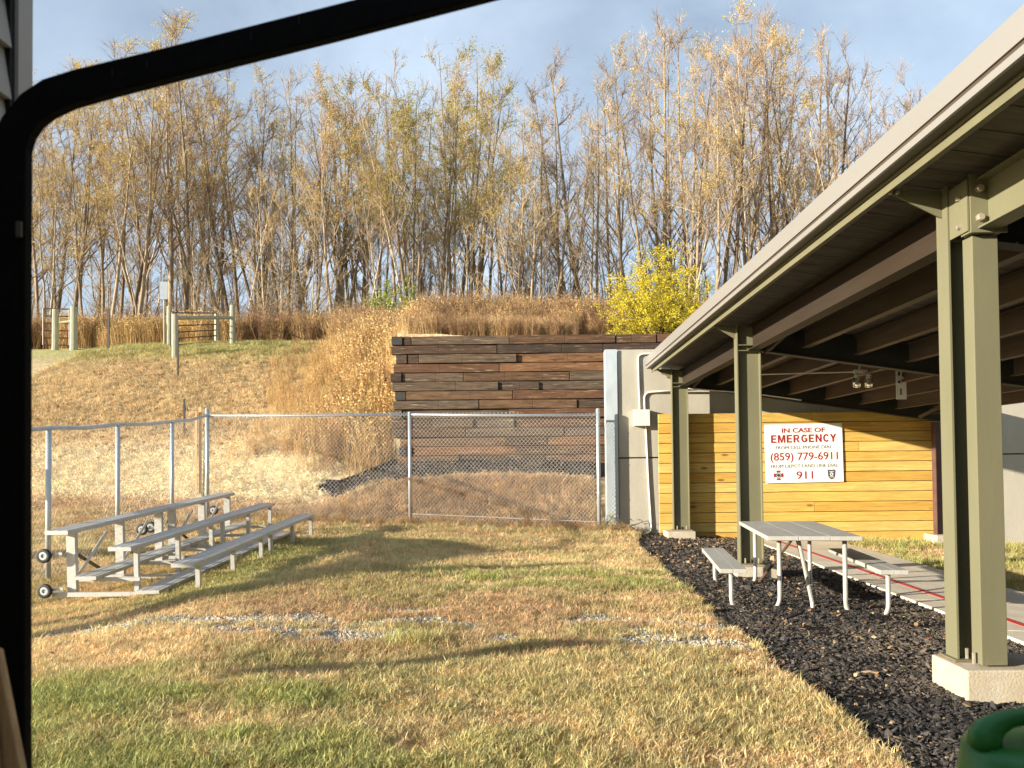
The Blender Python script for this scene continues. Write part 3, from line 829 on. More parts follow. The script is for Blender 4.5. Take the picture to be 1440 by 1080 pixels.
# ------------------------------------------------------------------ timber retaining wall
tw = thing('timber_wall', 'dark brown stacked railroad tie retaining wall at the foot of the hill', 'retaining wall')
TY = 18.78; TX0, TX1 = -3.36, 7.0
rows = 15; ph = 0.2265; ztop = 4.76
trng = random.Random(11)
zlow = ztop - rows * ph
tie_meshes = {}
for r in range(rows):
    z1 = ztop - r * ph; z0 = z1 - ph + .008
    x = TX0 + trng.uniform(-.05, .05) + (0.10 if r in (2, 6) else 0) + (0.18 if r > 10 else 0)
    if r % 2 == 0:
        # end of a tie running back into the bank, tarred
        e = MB().box(x, x + .27, TY - .04 + trng.uniform(0, .02), TY + .5, z0, z1 - .006).build('tie_end', M['tie_end'] if r in (0, 6, 12) else M['tie'], tw, bevel=.012)
        x += .28
        if r in (0, 2):
            w = .2 if r == 0 else .27
            MB().box(x, x + w, TY, TY + .22, z0, z1 - .01).build('tie', M['tie'], tw, bevel=.012); x += w + .01
    while x < TX1 - .3:
        Lt = trng.choice([2.6, 2.6, 2.1, 1.0, 1.5, 2.6, 2.4])
        if x == TX0: Lt = trng.choice([2.6, 1.4, 2.0])
        x2 = min(x + Lt, TX1)
        pr = trng.uniform(-.06, .03)
        a0 = trng.uniform(-.02, .02); a1 = trng.uniform(-.02, .02); b0 = trng.uniform(-.022, 0); b1 = trng.uniform(-.022, 0)
        yb = TY + .22
        # slightly uneven hexahedron with a mid section
        xm = (x + x2) / 2 + trng.uniform(-.3, .3) * (x2 - x) / 2.6; am = trng.uniform(-.008, .008)
        m = MB()
        for (p, q, f0, f1, g0, g1) in ((x + .005, xm, a0, am, b0, -.004), (xm, x2 - .005, am, a1, -.004, b1)):
            m.hexa([(p, TY + pr + f0, z0 + .002), (q, TY + pr + f1, z0 + .002), (q, yb, z0 + .002), (p, yb, z0 + .002), (p, TY + pr + f0, z1 + g0), (q, TY + pr + f1, z1 + g1), (q, yb, z1 + g1), (p, yb, z1 + g0)])
        m.build('tie', M['tie'], tw, bevel=.010)
        x = x2 + .004
MB().box(TX0 + .32, TX1, TY + .16, TY + .21, zlow, ztop - .03).build('backing', M['tie_end'], tw)

# ------------------------------------------------------------------ chain-link fences
def fence_mesh(p0, p1, z0a, z1a, z0b, z1b, name, parent, pitch=0.078, r=0.0021):
    """two layers of slanting wires between two ground points; z0/z1 = bottom/top at each end"""
    p0 = Vector(p0); p1 = Vector(p1); Lf = (p1 - p0).length; dr = (p1 - p0).normalized(); nrm = Vector((-dr.y, dr.x))
    m = MB()
    slope = 1.12
    hmax = max(z1a - z0a, z1b - z0b) + .3
    def lo(s): t = s / Lf; return z0a + (z0b - z0a) * t
    def hi(s): t = s / Lf; return z1a + (z1b - z1a) * t
    for sgn in (1, -1):
        s0 = -hmax / slope
        while s0 < Lf + hmax / slope:
            # wire: z = lo0 + slope*(s-s0)*sgn
            pts = []
            N = 60
            zb = min(z0a, z0b) - .05
            ss_, zz_ = [], []
            for k in range(N + 1):
                zq = zb + (max(z1a, z1b) + .1 - zb) * k / N
                s = s0 + sgn * (zq - zb) / slope
                if 0 <= s <= Lf and lo(s) <= zq <= hi(s):
                    ss_.append(s); zz_.append(zq)
            if len(ss_) > 1:
                a = p0 + dr * ss_[0] + nrm * (.002 * sgn); b = p0 + dr * ss_[-1] + nrm * (.002 * sgn)
                m.tube([(a.x, a.y, zz_[0]), (b.x, b.y, zz_[-1])], r, 3, cap=False)
            s0 += pitch
    o = m.build(name, M['wire'], parent)
    o['kind'] = 'stuff'
    return o

FY = 15.35
cf = thing('chain_link_fence', 'silver chain link fence across the slope in front of the timber wall', 'fence')
fx = [-6.45, -2.40, 1.37]
zt_f = [2.62, 2.60, 2.55]
for i, x in enumerate(fx):
    g = hz(x, FY)
    top = zt_f[i] + (.12 if i == 0 else (.02 if i == 1 else .10))
    MB().tube([(x, FY, g - .2), (x, FY, top)], .034 if i == 1 else .042, 10).lathe([(.044 if i != 1 else .036, 0), (.03, .03), (0, .04)], 10, (x, FY, top)).build('post', M['galv'], cf, smooth=True)
for i in range(2):
    MB().tube([(fx[i] + .03, FY - .0, zt_f[i]), ((fx[i] + fx[i + 1]) / 2, FY, (zt_f[i] + zt_f[i + 1]) / 2 - .012), (fx[i + 1] - .03, FY, zt_f[i + 1])], .022, 8).build('top_rail', M['galv'], cf, smooth=True)
    fence_mesh((fx[i] + .05, FY - .045), (fx[i + 1] - .05, FY - .045), hz(fx[i], FY) + .02, zt_f[i] + .06, hz(fx[i + 1], FY) + .02, zt_f[i + 1] + .06, 'mesh', cf)
MB().tube([(fx[1] + .05, FY - .05, .62), (fx[2] - .05, FY - .05, .42)], .006, 5).build('tension_wire', M['wire'], cf)
for zz in (1.0, 1.7, 2.35):
    for k_ in (0, 2):
        MB().lathe([(.048, -.012), (.048, .012)], 10, (fx[k_], FY, zz)).build('band', M['galv'], cf)

lf = thing('chain_link_fence', 'silver chain link fence with wavy top rail behind the bleachers', 'fence')
lx = [(-6.50, 13.95), (-6.52, 12.15), (-6.55, 10.45), (-6.58, 8.7)]
ltop = [2.42, 2.27, 2.13, 2.0]
for (x, y), t in zip(lx, ltop):
    MB().tube([(x, y, hz(x, y) - .2), (x, y, t)], .036, 10).build('post', M['galv'], lf, smooth=True)
rail = [(-6.45, FY - .05, 2.62)]
prev = (-6.45, FY, 2.60)
for (x, y), t in zip(lx, ltop):
    rail.append(((prev[0] + x) / 2, (prev[1] + y) / 2, (prev[2] + t) / 2 - .025)); rail.append((x, y, t)); prev = (x, y, t)
MB().tube(rail, .030, 8).build('top_rail', M['galv'], lf, smooth=True)
pp = [(-6.45, FY - .05)] + lx; tt = [2.62] + ltop
for i in range(len(pp) - 1):
    (xa, ya), (xb, yb) = pp[i], pp[i + 1]
    fence_mesh((xa - .04, ya), (xb - .04, yb), hz(xa, ya), tt[i] + .03, hz(xb, yb), tt[i + 1] + .03, 'mesh', lf, pitch=.085, r=.0016)

# ------------------------------------------------------------------ bleachers
def bleacher(label, y0, L_, z0, slope):
    t = thing('bleacher', label, 'bleacher', (0, y0, z0), 0, 'aluminium bleachers by the fence')
    t.rotation_euler = (math.atan(slope), 0, 0)
    # local: y along the benches; rows step up to the left
    seats = [(-4.02, -3.76, .375), (-4.72, -4.46, .565), (-5.42, -5.16, .755)]
    feet = [(-4.42, -4.16, .075), (-5.12, -4.86, .24)]
    for (a, b, z) in seats:
        MB().box(a, b, 0, L_, z - .045, z).box(a + .02, a + .045, .002, L_ - .002, z + .0002, z + .003).box((a + b) / 2 - .012, (a + b) / 2 + .012, .002, L_ - .002, z + .0002, z + .003).box(b - .045, b - .02, .002, L_ - .002, z + .0002, z + .003).build('seat', M['alu'], t, bevel=.006)
    for (a, b, z) in feet:
        MB().box(a, b, 0, L_, z - .04, z).box(a + .05, a + .075, .002, L_ - .002, z + .0002, z + .003).box(b - .075, b - .05, .002, L_ - .002, z + .0002, z + .003).build('foot_board', M['alu'], t, bevel=.006)
    for yy in (.17, L_ / 2, L_ - .17):
        f = MB()
        f.box(-5.45, -3.78, yy - .02, yy + .02, -.02, .03)
        f.box(-5.14, -4.45, yy - .02, yy + .02, .155, .195)
        f.build('cross_frame', M['alu'], t)
        MB().box(-3.835, -3.785, yy + .021, yy + .071, -.02, .328).build('leg', M['alu'], t)
        MB().box(-4.535, -4.485, yy + .021, yy + .071, -.02, .518).build('leg', M['alu'], t)
        MB().box(-5.30, -5.20, yy + .021, yy + .081, -.02, .708).build('leg', M['alu'], t)
        MB().box(-5.42, -5.15, yy + .03, yy + .075, .7085, .7095).build('bracket', M['alu'], t)
    MB().bar((-5.33, .28, .06), (-5.33, L_ / 2 - .1, .60), .012, .045).build('brace', M['alu'], t)
    MB().bar((-5.33, L_ / 2 + .1, .06), (-5.33, L_ - .28, .60), .012, .045).build('brace', M['alu'], t)
    MB().bar((-5.35, .28, .52), (-5.35, L_ / 2 - .1, .08), .012, .04).build('brace', M['fascia_dark'], t)
    for yy in (.10, L_ - .10):
        for zz in (.46, .06):
            w = MB()
            w.lathe([(.052, -.016), (.078, -.02), (.082, -.01), (.082, .01), (.078, .02), (.052, .016)], 18, (0, 0, 0), 'y').build('wheel', M['rubber'], t, smooth=True)
            wh = t.children[-1] if False else None
            o = [c for c in bpy.data.objects if c.name.startswith('wheel')][-1]
            o.location = (-5.50, yy, zz)
            MB().lathe([(.020, -.012), (.024, -.018), (.044, -.018), (.051, -.012), (.051, .012), (.044, .018), (.024, .018), (.020, .012)], 14, (0, 0, 0), 'y').bar((-.048, 0, 0), (.048, 0, 0), .014, .014).bar((0, 0, -.048), (0, 0, .048), .014, .014, (0, 1, 0)).build('rim', M['galv'], o)
            MB().bar((-5.49, yy + .03, zz), (-5.31, yy + .03, zz + .02), .03, .012, (0, 1, 0)).build('axle_bracket', M['galv'], t)
    return t
_w = bpy.data.objects
bleacher('nearer low aluminium bleacher with three benches beside the left fence', 8.62, 2.40, .125, .053)
bleacher('farther low aluminium bleacher continuing toward the fence corner', 11.07, 2.40, .125 + .053 * 2.45, .053)

# ------------------------------------------------------------------ picnic table
pt = thing('picnic_table', 'grey topped picnic table with bent pale pipe legs on the black mulch', 'picnic table', (3.05, 8.92, .03), R(-7.5))
def slats(name, x0, x1, y0, y1, z, t, n, mat):
    w = (x1 - x0) / n
    m = MB()
    for k in range(n):
        m.box(x0 + k * w + .002, x0 + (k + 1) * w - .002, y0, y1, z - t, z)
    return m
for k in range(3):
    w = .94 / 3
    MB().box(-.47 + k * w + .0015, -.47 + (k + 1) * w - .0015, -1.02, 1.10, .72, .765).build('table_top', M['table_grey'], pt, bevel=.004)
for sx in (-1, 1):
    xc = .72 if sx > 0 else -.84
    MB().box(xc - .135, xc - .0015, -1.18, .84, .40, .445).build('bench_seat', M['table_grey'], pt, bevel=.004)
    MB().box(xc + .0015, xc + .135, -1.18, .84, .40, .445).build('bench_seat', M['table_grey'], pt, bevel=.004)
    for yy in (-.98, .62):
        MB().tube(bend([(xc, yy, .398), (xc, yy, -.035 - .055 * (sx > 0)), (sx * .33, yy + .1, -.035 - .055 * (sx > 0)), (sx * .33, yy + .1, .719)], .17, 8), .024, 10).build('leg', M['pipe'], pt, smooth=True)
        MB().box(xc - .12, xc + .12, yy - .02, yy + .02, .385, .399).build('bench_support', M['pipe'], pt)
for yy in (-.88, .72):
    MB().box(-.40, .40, yy - .02, yy + .02, .705, .7185).build('top_support', M['pipe'], pt)
MB().tube([(0, -.10, .70), (-.30, .70, .02)], .017, 8).build('brace', M['brown_pipe'], pt)
MB().tube([(0, -.10, .70), (.30, .70, .02)], .017, 8).build('brace', M['brown_pipe'], pt)
MB().tube([(0, -.20, .70), (0, -.86, .05), (0, -.88, -.02)], .020, 8).build('brace', M['pipe'], pt)

# ------------------------------------------------------------------ sidewalk
sw = bpy.data.objects.new('sidewalk', None); COL.objects.link(sw)
tag(sw, 'pale concrete sidewalk under the shelter', None, None, 'structure')
def gz_plane(x, y): return 0.06 - 0.045 * x + 0.0125 * min(y, 16)
ys = -2.0
while ys < 15.2:
    y2 = min(ys + 1.52, 15.22)
    a, b = 4.24, 6.02
    v = []
    for dz in (-.12, .035):
        v += [(a, ys + .006, gz_plane(a, ys) + dz), (b, ys + .006, gz_plane(b, ys) + dz), (b, y2 - .006, gz_plane(b, y2) + dz), (a, y2 - .006, gz_plane(a, y2) + dz)]
    MB().hexa(v).build('slab', M['slab'], sw, bevel=.008)
    v = []
    for dz in (.0352, .039):
        v += [(4.66, ys + .012, gz_plane(4.66, ys) + dz), (4.755, ys + .012, gz_plane(4.755, ys) + dz), (4.755, y2 - .012, gz_plane(4.755, y2) + dz), (4.66, y2 - .012, gz_plane(4.66, y2) + dz)]
    MB().hexa(v).build('painted_line', M['red_paint'], sw)
    ys = y2

# ------------------------------------------------------------------ things on the hill
def lathe_post(name, x, y, h, r, mat, parent=None, lean=(0, 0)):
    g = hz(x, y)
    o = MB().tube([(x, y, g - .3), (x + lean[0] * .5, y + lean[1] * .5, g + h * .5), (x + lean[0], y + lean[1], g + h)], [r * 1.06, r, r * .95], 10).build(name, mat, parent, smooth=False)
    return o
def px(xp, D): return (xp - 745) / 1080 * D
rf = thing('rail_fence', 'short rail fence of pale round posts on the grassy hilltop', 'fence')
# four posts, one rail
gA = (px(238, 32.0), 32.0); gB = (px(246, 30.0), 30.0); gC = (px(327, 33.5), 33.5)
lathe_post('post', *gA, 1.75, .11, M['post_wood'], rf)
lathe_post('post', *gB, 1.75, .12, M['post_wood'], rf)
lathe_post('post', *gC, 1.80, .11, M['post_wood'], rf)
MB().tube([(gB[0], gB[1], hz(*gB) + 1.62), (gC[0], gC[1], hz(*gC) + 1.25)], .075, 8).build('rail', M['post_wood'], rf)
lathe_post('post', px(305, 37.0), 37.0, 1.5, .12, M['post_wood'], rf)
def tube_gate(name, label, A, B, za, zb, h, nb, rf_=None):
    g = thing(name, label, 'gate')
    A = Vector(A); B = Vector(B)
    fr = MB().tube([(A.x, A.y, za), (A.x, A.y, za + h)], .035, 6).tube([(B.x, B.y, zb), (B.x, B.y, zb + h)], .035, 6)
    fr.build('frame', M['gate_steel'], g)
    for k in range(nb):
        u = k / (nb - 1)
        MB().tube([(A.x, A.y, za + h * u), (B.x, B.y, zb + h * u)], .028, 6).build('bar', M['gate_steel'], g)
    return g
ga = (px(242, 31.5), 31.5); gb = (px(304, 36.5), 36.5)
tube_gate('tube_gate', 'dark red tube gate behind the rail fence on the hill', ga, gb, hz(*ga) + .2, hz(*gb) + .15, 1.35, 6)
g1 = (px(60, 33.5), 33.5); g2 = (px(97, 33.8), 33.8)
tube_gate('tube_gate', 'dark red tube gate fixed between two round posts near the left frame', g1, g2, hz(*g1) + .15, hz(*g2) + .15, 1.60, 6)
gp_ = thing('gate_posts', 'pair of stout round wooden posts holding the left hill gate', 'gate post')
lathe_post('post', px(77, 32.8), 32.8, 1.75, .13, M['post_wood'], gp_)
lathe_post('post', px(103, 32.8), 32.8, 1.85, .15, M['post_wood'], gp_)
MB().tube([(px(77, 32.8), 32.8, hz(px(77, 32.8), 32.8) + 1.15), (px(103, 32.8), 32.8, hz(px(103, 32.8), 32.8) + 1.25)], .06, 8).build('rail', M['post_wood'], gp_)
a = (px(152, 31.0), 31.0)
tag(MB().box(a[0] - .05, a[0] + .05, a[1] - .02, a[1] + .02, hz(*a) - .2, hz(*a) + 1.75).build('steel_post', M['t_post']), 'thin black post alone on the hilltop lawn', 'post')
a = (px(250, 27.5), 27.5)
tag(MB().box(a[0] - .03, a[0] + .03, a[1] - .02, a[1] + .02, hz(*a) - .2, hz(*a) + 1.75).build('steel_post', M['t_post']), 'thin dark post on the hillside below the rail fence', 'post')
a = (px(259, 22.5), 22.5)
tag(MB().box(a[0] - .025, a[0] + .025, a[1] - .02, a[1] + .02, hz(*a) - .2, hz(*a) + 1.1).build('steel_post', M['t_post']), 'short thin stake at the foot of the hillside', 'post')
a = (px(277, 17.2), 17.2)
lt = thing('lath_stake', 'orange wooden lath stake behind the fence corner', 'stake')
MB().box(a[0] - .045, a[0] - .002, a[1], a[1] + .02, hz(*a) - .1, 2.85).build('lath', M['lath'], lt)
MB().box(a[0] + .012, a[0] + .075, a[1] + .05, a[1] + .07, hz(*a) - .1, 2.95).build('lath', M['lath'], lt)
a = (px(289, 16.3), 16.3)
tag(MB().bar((a[0] - .07, a[1], hz(*a) - .1), (a[0] + .0, a[1], 2.4), .03, .03, (0, 1, 0)).build('steel_post', M['t_green']), 'leaning green steel stake beside the fence corner post', 'post')
sp = thing('sign_post', 'small pale blue grey sign plate on a post above the rail fence', 'sign')
a = (px(231, 32.5), 32.5); g = hz(*a)
MB().tube([(a[0], a[1], g - .2), (a[0], a[1], g + 2.7)], .045, 8).build('post', M['post_wood'], sp)
MB().box(a[0] - .17, a[0] + .17, a[1] - .07, a[1] - .05, g + 2.05, g + 2.80).build('plate', M['sign_blue'], sp)

# ------------------------------------------------------------------ the near building corner, black frame, board, green jug
sb = thing('siding_wall', 'grey lap siding wall with corner trim behind the black frame', 'wall')
WX = -1.075; WE = 1.60
zz = .05; lap = .108
while zz < 3.0:
    v = [(WX - .02, -1.2, zz), (WX + .012, -1.2, zz), (WX + .012, WE - .03, zz), (WX - .02, WE - .03, zz),
         (WX - .02, -1.2, zz + lap - .001), (WX - .004, -1.2, zz + lap - .001), (WX - .004, WE - .03, zz + lap - .001), (WX - .02, WE - .03, zz + lap - .001)]
    MB().hexa(v).build('siding_board', M['siding'], sb)
    zz += lap
MB().box(WX - .15, WX - .0205, -1.2, WE, .0, 3.02).build('wall_core', M['trim'], sb)
MB().box(WX - .02, WX + .008, WE - .0295, WE - .016, .0, 3.02).build('corner_groove', M['black_side'], sb)
MB().box(WX - .16, WX + .016, WE - .0155, WE + .03, .0, 3.02).build('corner_trim', M['trim'], sb)

hb = thing('sky_blocking_building', 'unseen grey sided building added behind the viewpoint to cut sky light', 'building')  # out of view, added to block sky light from columns and roof underside
MB().box(-1.2, 16, -4.2, -1.9, -.4, 4.2).build('wall', M['siding'], hb)
MB().box(-1.5, 16.3, -4.5, -1.6, 4.2005, 4.4).build('roof', M['fascia_dark'], hb)
bf = thing('black_frame', 'black square tube frame with rounded corner framing the view', 'frame')
CR = cam.rotation_euler.to_matrix()
def P(x, y, D):
    d = CR @ Vector(((x - 720) / 1080 + cam_d.shift_x / F, (540 - y) / 1080 + cam_d.shift_y / F, -1))
    return Vector((0, 0, 1.55)) + d * (D / d.y)
D_ = 1.30
inner = [(46, 1400), (46, 700), (46.5, 320), (47, 215), (53, 196), (64, 180), (80, 168), (110, 154), (165, 138.5), (260, 114), (480, 59), (715, -2), (900, -50)]
outer = [(-14, 1400), (-14, 700), (-14, 320), (-12, 255), (-3, 208), (14, 172), (40, 140), (70, 120), (111, 107), (240, 76), (480, 15), (690, -38), (880, -88)]
v = []; f = []
for (a, b) in zip(inner, outer):
    pi_, po = P(*a, D_), P(*b, D_)
    v += [pi_ - Vector((0, .022, 0)), po - Vector((0, .022, 0)), po, pi_]
for i in range(len(inner) - 1):
    for k in range(4):
        f.append((i * 4 + k, i * 4 + (k + 1) % 4, (i + 1) * 4 + (k + 1) % 4, (i + 1) * 4 + k))
MB().add(v, f).build('tube', M['black_metal'], bf, fix=True, bevel=.003)
# inner side strip (worn face) and small latch
v = []; f = []
i2 = inner[:5]
MB().box(P(37, 330, D_).x, P(44.5, 330, D_).x, D_ - .028, D_ - .0225, P(40, 340, D_).z, P(40, 318, D_).z).build('latch', M['fascia_dark'], bf, bevel=.001)
for (xx, yy_) in ((168, 112), (216, 100), (426, 37), (360, 62)):
    q = P(xx, yy_, D_)
    MB().box(q.x - .0006, q.x + .0006, D_ - .0235, D_ - .0222, q.z - .008, q.z + .008).build('rivet', M['black_side'], bf)

lb = thing('lumber_board', 'pale pine board leaning against the black frame', 'board')
D2 = 1.10
q0, q1, q2, q3 = P(-40, 905, D2), P(-4, 915, D2), P(66, 1270, D2), P(10, 1290, D2)
v = [q0, q1, q2, q3] + [q + Vector((0, .014, 0)) for q in (q0, q1, q2, q3)]
MB().add(v, [(0, 1, 2, 3), (7, 6, 5, 4), (0, 4, 5, 1), (1, 5, 6, 2), (2, 6, 7, 3), (3, 7, 4, 0)]).build('plank', M['lumber'], lb, fix=True, bevel=.002)
q0, q1, q2, q3 = P(-60, 935, D2 - .03), P(-30, 940, D2 - .03), P(5, 1290, D2 - .03), P(-30, 1300, D2 - .03)
v = [q0, q1, q2, q3] + [q + Vector((0, .026, 0)) for q in (q0, q1, q2, q3)]
MB().add(v, [(0, 1, 2, 3), (7, 6, 5, 4), (0, 4, 5, 1), (1, 5, 6, 2), (2, 6, 7, 3), (3, 7, 4, 0)]).build('plank', M['lumber'], lb, fix=True, bevel=.002)

gj = thing('green_jug', 'green plastic jug with a rounded looped handle at the lower right corner', 'jug')
DJ = 1.25
c = P(1452, 1046, DJ)
m = MB()
m.lathe([(.0, -.34), (.10, -.34), (.108, -.32), (.108, -.05), (.102, -.01), (.085, .0), (.03, .004), (0, .004)], 28, (c.x, c.y, c.z))
m.build('body', M['green_plastic'], gj, smooth=True)
pts = []
for k in range(13):
    t = math.pi * k / 12
    pts.append((c.x - .079 * math.cos(t), c.y, c.z - .004 + .049 * math.sin(t) ** .8))
hm = MB()
for i in range(len(pts) - 1):
    hm.bar(pts[i], pts[i + 1], .055, .026, (0, 0, 1) if 2 < i < 9 else (1, 0, 0))
hm = MB().tube(pts, [.026, .026, .022, .018, .015, .014, .014, .014, .015, .018, .022, .026, .026], 12).build('handle', M['green_plastic'], gj, smooth=True)
st = thing('side_table', 'small black stand holding the green jug', 'table')
MB().box(c.x - .2, c.x + .3, c.y - .2, c.y + .2, c.z - .37, c.z - .342).build('top', M['black_side'], st)
for sx in (-.18, .28):
    for sy in (-.18, .18):
        MB().box(c.x + sx - .015, c.x + sx + .015, c.y + sy - .015, c.y + sy + .015, -.05, c.z - .3705).build('leg', M['black_side'], st)

# ------------------------------------------------------------------ scatter (points carry rotation, size, tint)
def hidden(name, me):
    return bpy.data.objects.new(name, me)

def scatter(name, label, pts, rot, scl, tint, protos):
    n = len(pts)
    me = bpy.data.meshes.new(name)
    me.vertices.add(n)
    me.vertices.foreach_set('co', np.asarray(pts, np.float32).ravel())
    a = me.attributes.new('rot', 'FLOAT_VECTOR', 'POINT'); a.data.foreach_set('vector', np.asarray(rot, np.float32).ravel())
    a = me.attributes.new('scl', 'FLOAT_VECTOR', 'POINT'); a.data.foreach_set('vector', np.asarray(scl, np.float32).ravel())
    a = me.attributes.new('tint', 'FLOAT_COLOR', 'POINT'); a.data.foreach_set('color', np.concatenate([tint, np.ones((n, 1))], 1).astype(np.float32).ravel())
    a = me.attributes.new('pick', 'INT', 'POINT'); a.data.foreach_set('value', rng.integers(0, len(protos), n).astype(np.int32))
    o = bpy.data.objects.new(name, me); COL.objects.link(o)
    pc = bpy.data.collections.new(name + '_kinds')
    for p in protos: pc.objects.link(p)
    g = bpy.data.node_groups.new(name, 'GeometryNodeTree')
    g.interface.new_socket('Geometry', in_out='INPUT', socket_type='NodeSocketGeometry')
    g.interface.new_socket('Geometry', in_out='OUTPUT', socket_type='NodeSocketGeometry')
    gi = g.nodes.new('NodeGroupInput'); go = g.nodes.new('NodeGroupOutput')
    ip = g.nodes.new('GeometryNodeInstanceOnPoints')
    ci = g.nodes.new('GeometryNodeCollectionInfo'); ci.inputs['Collection'].default_value = pc; ci.inputs['Separate Children'].default_value = True; ci.inputs['Reset Children'].default_value = True
    def na(nm, ty):
        q = g.nodes.new('GeometryNodeInputNamedAttribute'); q.data_type = ty; q.inputs['Name'].default_value = nm
        return [s for s in q.outputs if s.enabled and s.name == 'Attribute'][0]
    er = g.nodes.new('FunctionNodeEulerToRotation')
    g.links.new(na('rot', 'FLOAT_VECTOR'), er.inputs[0])
    g.links.new(er.outputs[0], ip.inputs['Rotation'])
    g.links.new(na('scl', 'FLOAT_VECTOR'), ip.inputs['Scale'])
    ip.inputs['Pick Instance'].default_value = True
    g.links.new(na('pick', 'INT'), ip.inputs['Instance Index'])
    g.links.new(gi.outputs[0], ip.inputs['Points'])
    g.links.new(ci.outputs[0], ip.inputs['Instance'])
    g.links.new(ip.outputs[0], go.inputs[0])
    md = o.modifiers.new('scatter', 'NODES'); md.node_group = g
    tag(o, label, None, None, 'stuff')
    return o

def shade_mesh(name, v, f, shade, mat):
    me = bpy.data.meshes.new(name); me.from_pydata(v, [], f)
    ca = me.color_attributes.new('shade', 'FLOAT_COLOR', 'POINT')
    s = np.asarray(shade, float)
    if s.ndim == 1: s = np.stack([s, s, s], 1)
    ca.data.foreach_set('color', np.concatenate([s, np.ones((len(v), 1))], 1).ravel())
    me.materials.append(mat); me.update()
    return me

def blade_tuft(name, nb, h, spread, w, lean, mat, seed, heads=False):
    r = random.Random(seed); v = []; f = []; s = []
    for k in range(nb):
        a = r.uniform(0, 6.283); rr = spread * math.sqrt(r.random()); bx, by = rr * math.cos(a), rr * math.sin(a)
        d = r.uniform(0, 6.283); hh = h * r.uniform(.45, 1.0); ln_ = lean * r.uniform(.2, 1.3) * hh
        ww = w * r.uniform(.7, 1.3); c = r.uniform(.65, 1.35)
        wd = d + 1.57 + r.uniform(-.6, .6)
        wx, wy_ = math.cos(wd) * ww / 2, math.sin(wd) * ww / 2
        dx, dy = math.cos(d) * ln_, math.sin(d) * ln_
        b = len(v)
        v += [(bx - wx, by - wy_, -.01), (bx + wx, by + wy_, -.01),
              (bx + dx * .35 + wx * .8, by + dy * .35 + wy_ * .8, hh * .6), (bx + dx * .35 - wx * .8, by + dy * .35 - wy_ * .8, hh * .6),
              (bx + dx, by + dy, hh)]
        f += [(b, b + 1, b + 2, b + 3), (b + 3, b + 2, b + 4)]
        tt_ = r.uniform(-.08, .08)
        cc = (c * (1 + tt_), c, c * (1 - tt_))
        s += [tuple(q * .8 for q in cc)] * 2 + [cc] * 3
        if heads and r.random() < heads:
            for q in range(4):
                b = len(v); z_ = hh * (.78 + .06 * q); ox = dx * (z_ / hh) ** 2; oy = dy * (z_ / hh) ** 2
                hw = w * r.uniform(1.5, 3.5); aa = r.uniform(0, 3.1)
                v += [(bx + ox, by + oy, z_), (bx + ox + math.cos(aa) * hw, by + oy + math.sin(aa) * hw, z_ + hw * .6), (bx + ox, by + oy, z_ + hw * 2.0), (bx + ox - math.cos(aa) * hw, by + oy - math.sin(aa) * hw, z_ + hw * .8)]
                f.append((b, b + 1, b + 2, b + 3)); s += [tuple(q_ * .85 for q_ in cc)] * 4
    return shade_mesh(name, v, f, s, mat)

def rnd_pts(n, x0, x1, y0, y1):
    return rng.uniform(x0, x1, n), rng.uniform(y0, y1, n)

def in_view(x, y, m=0.4):
    return (x > -0.70 * y - m) & (x < 0.66 * y + m) & (y > 0.5)

# lawn
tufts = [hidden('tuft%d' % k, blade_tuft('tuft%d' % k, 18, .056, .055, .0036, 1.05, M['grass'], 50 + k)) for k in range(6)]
X_, Y_ = [], []
for (dens, ya, yb) in ((2300, 2.9, 5.2), (1500, 5.2, 8.0), (850, 8.0, 11.5), (520, 11.5, 17.3)):
    xa, xb = -.70 * yb - .4, 2.2
    n = int(dens * (xb - xa) * (yb - ya)); a, b = rnd_pts(n, xa, xb, ya, yb)
    k = in_view(a, b); X_.append(a[k]); Y_.append(b[k])
a, b = rnd_pts(9000, 6.05, 11, 5, 15.3); X_.append(a); Y_.append(b)
a, b = rnd_pts(60000, -18, -2.6, 17.3, 39); k = in_view(a, b); X_.append(a[k]); Y_.append(b[k])
X = np.concatenate(X_); Y = np.concatenate(Y_)
colr, zn = ground_color(X, Y, True)
keep = (zn['black'] < .5) | (rng.random(len(X)) < .0)
keep &= rng.random(len(X)) > zn['grav'] * .95
keep &= rng.random(len(X)) > zn['bare'] * .7
keep &= ~((X > 1.35) & (Y > 15.55)); keep &= ~((X > 4.2) & (X < 6.05))
keep &= (Y < 17.3) | (X < -3.2)
X, Y, colr = X[keep], Y[keep], colr[keep]
zn = {k: v[keep] for k, v in zn.items()}
print('lawn tufts', len(X))
n = len(X)
far = np.clip((Y - 4) / 12, 0, 1)
s = (0.75 + 0.5 * rng.random(n)) * (0.85 + 0.5 * far) * (1 + 0.35 * zn['green']) * (1 + 0.6 * sm((Y - 13.5) / 2))
hs = s * (0.55 + 0.75 * zn['n2']) * (1 - .35 * zn['straw'])
tuftclump = np.exp(-((Y - 6.0) / 0.22) ** 2) * np.exp(-((X + .95) / 0.30) ** 2)
hs = hs * (1 + 1.5 * tuftclump)
rot = np.stack([rng.normal(0, .25, n), rng.normal(0, .25, n), rng.uniform(0, 6.283, n)], 1)
flat = zn['straw'] > .5
rot[flat, 0] += 1.1 * rng.choice([-1, 1], flat.sum())
v_ = rng.uniform(.72, 1.30, n)[:, None]
gcol = colr * v_
grn = (rng.random(n) < 0.25 * (Y < 16) * (zn['n1'] + .2))[:, None]
gcol = np.where(grn, gcol * .5 + C_GREEN * .55, gcol)
rd = (rng.random(n) < np.where(Y > 17, .07, .18))[:, None]
gcol = np.where(rd & ~grn, gcol * np.array([.95, .72, .62]), gcol)
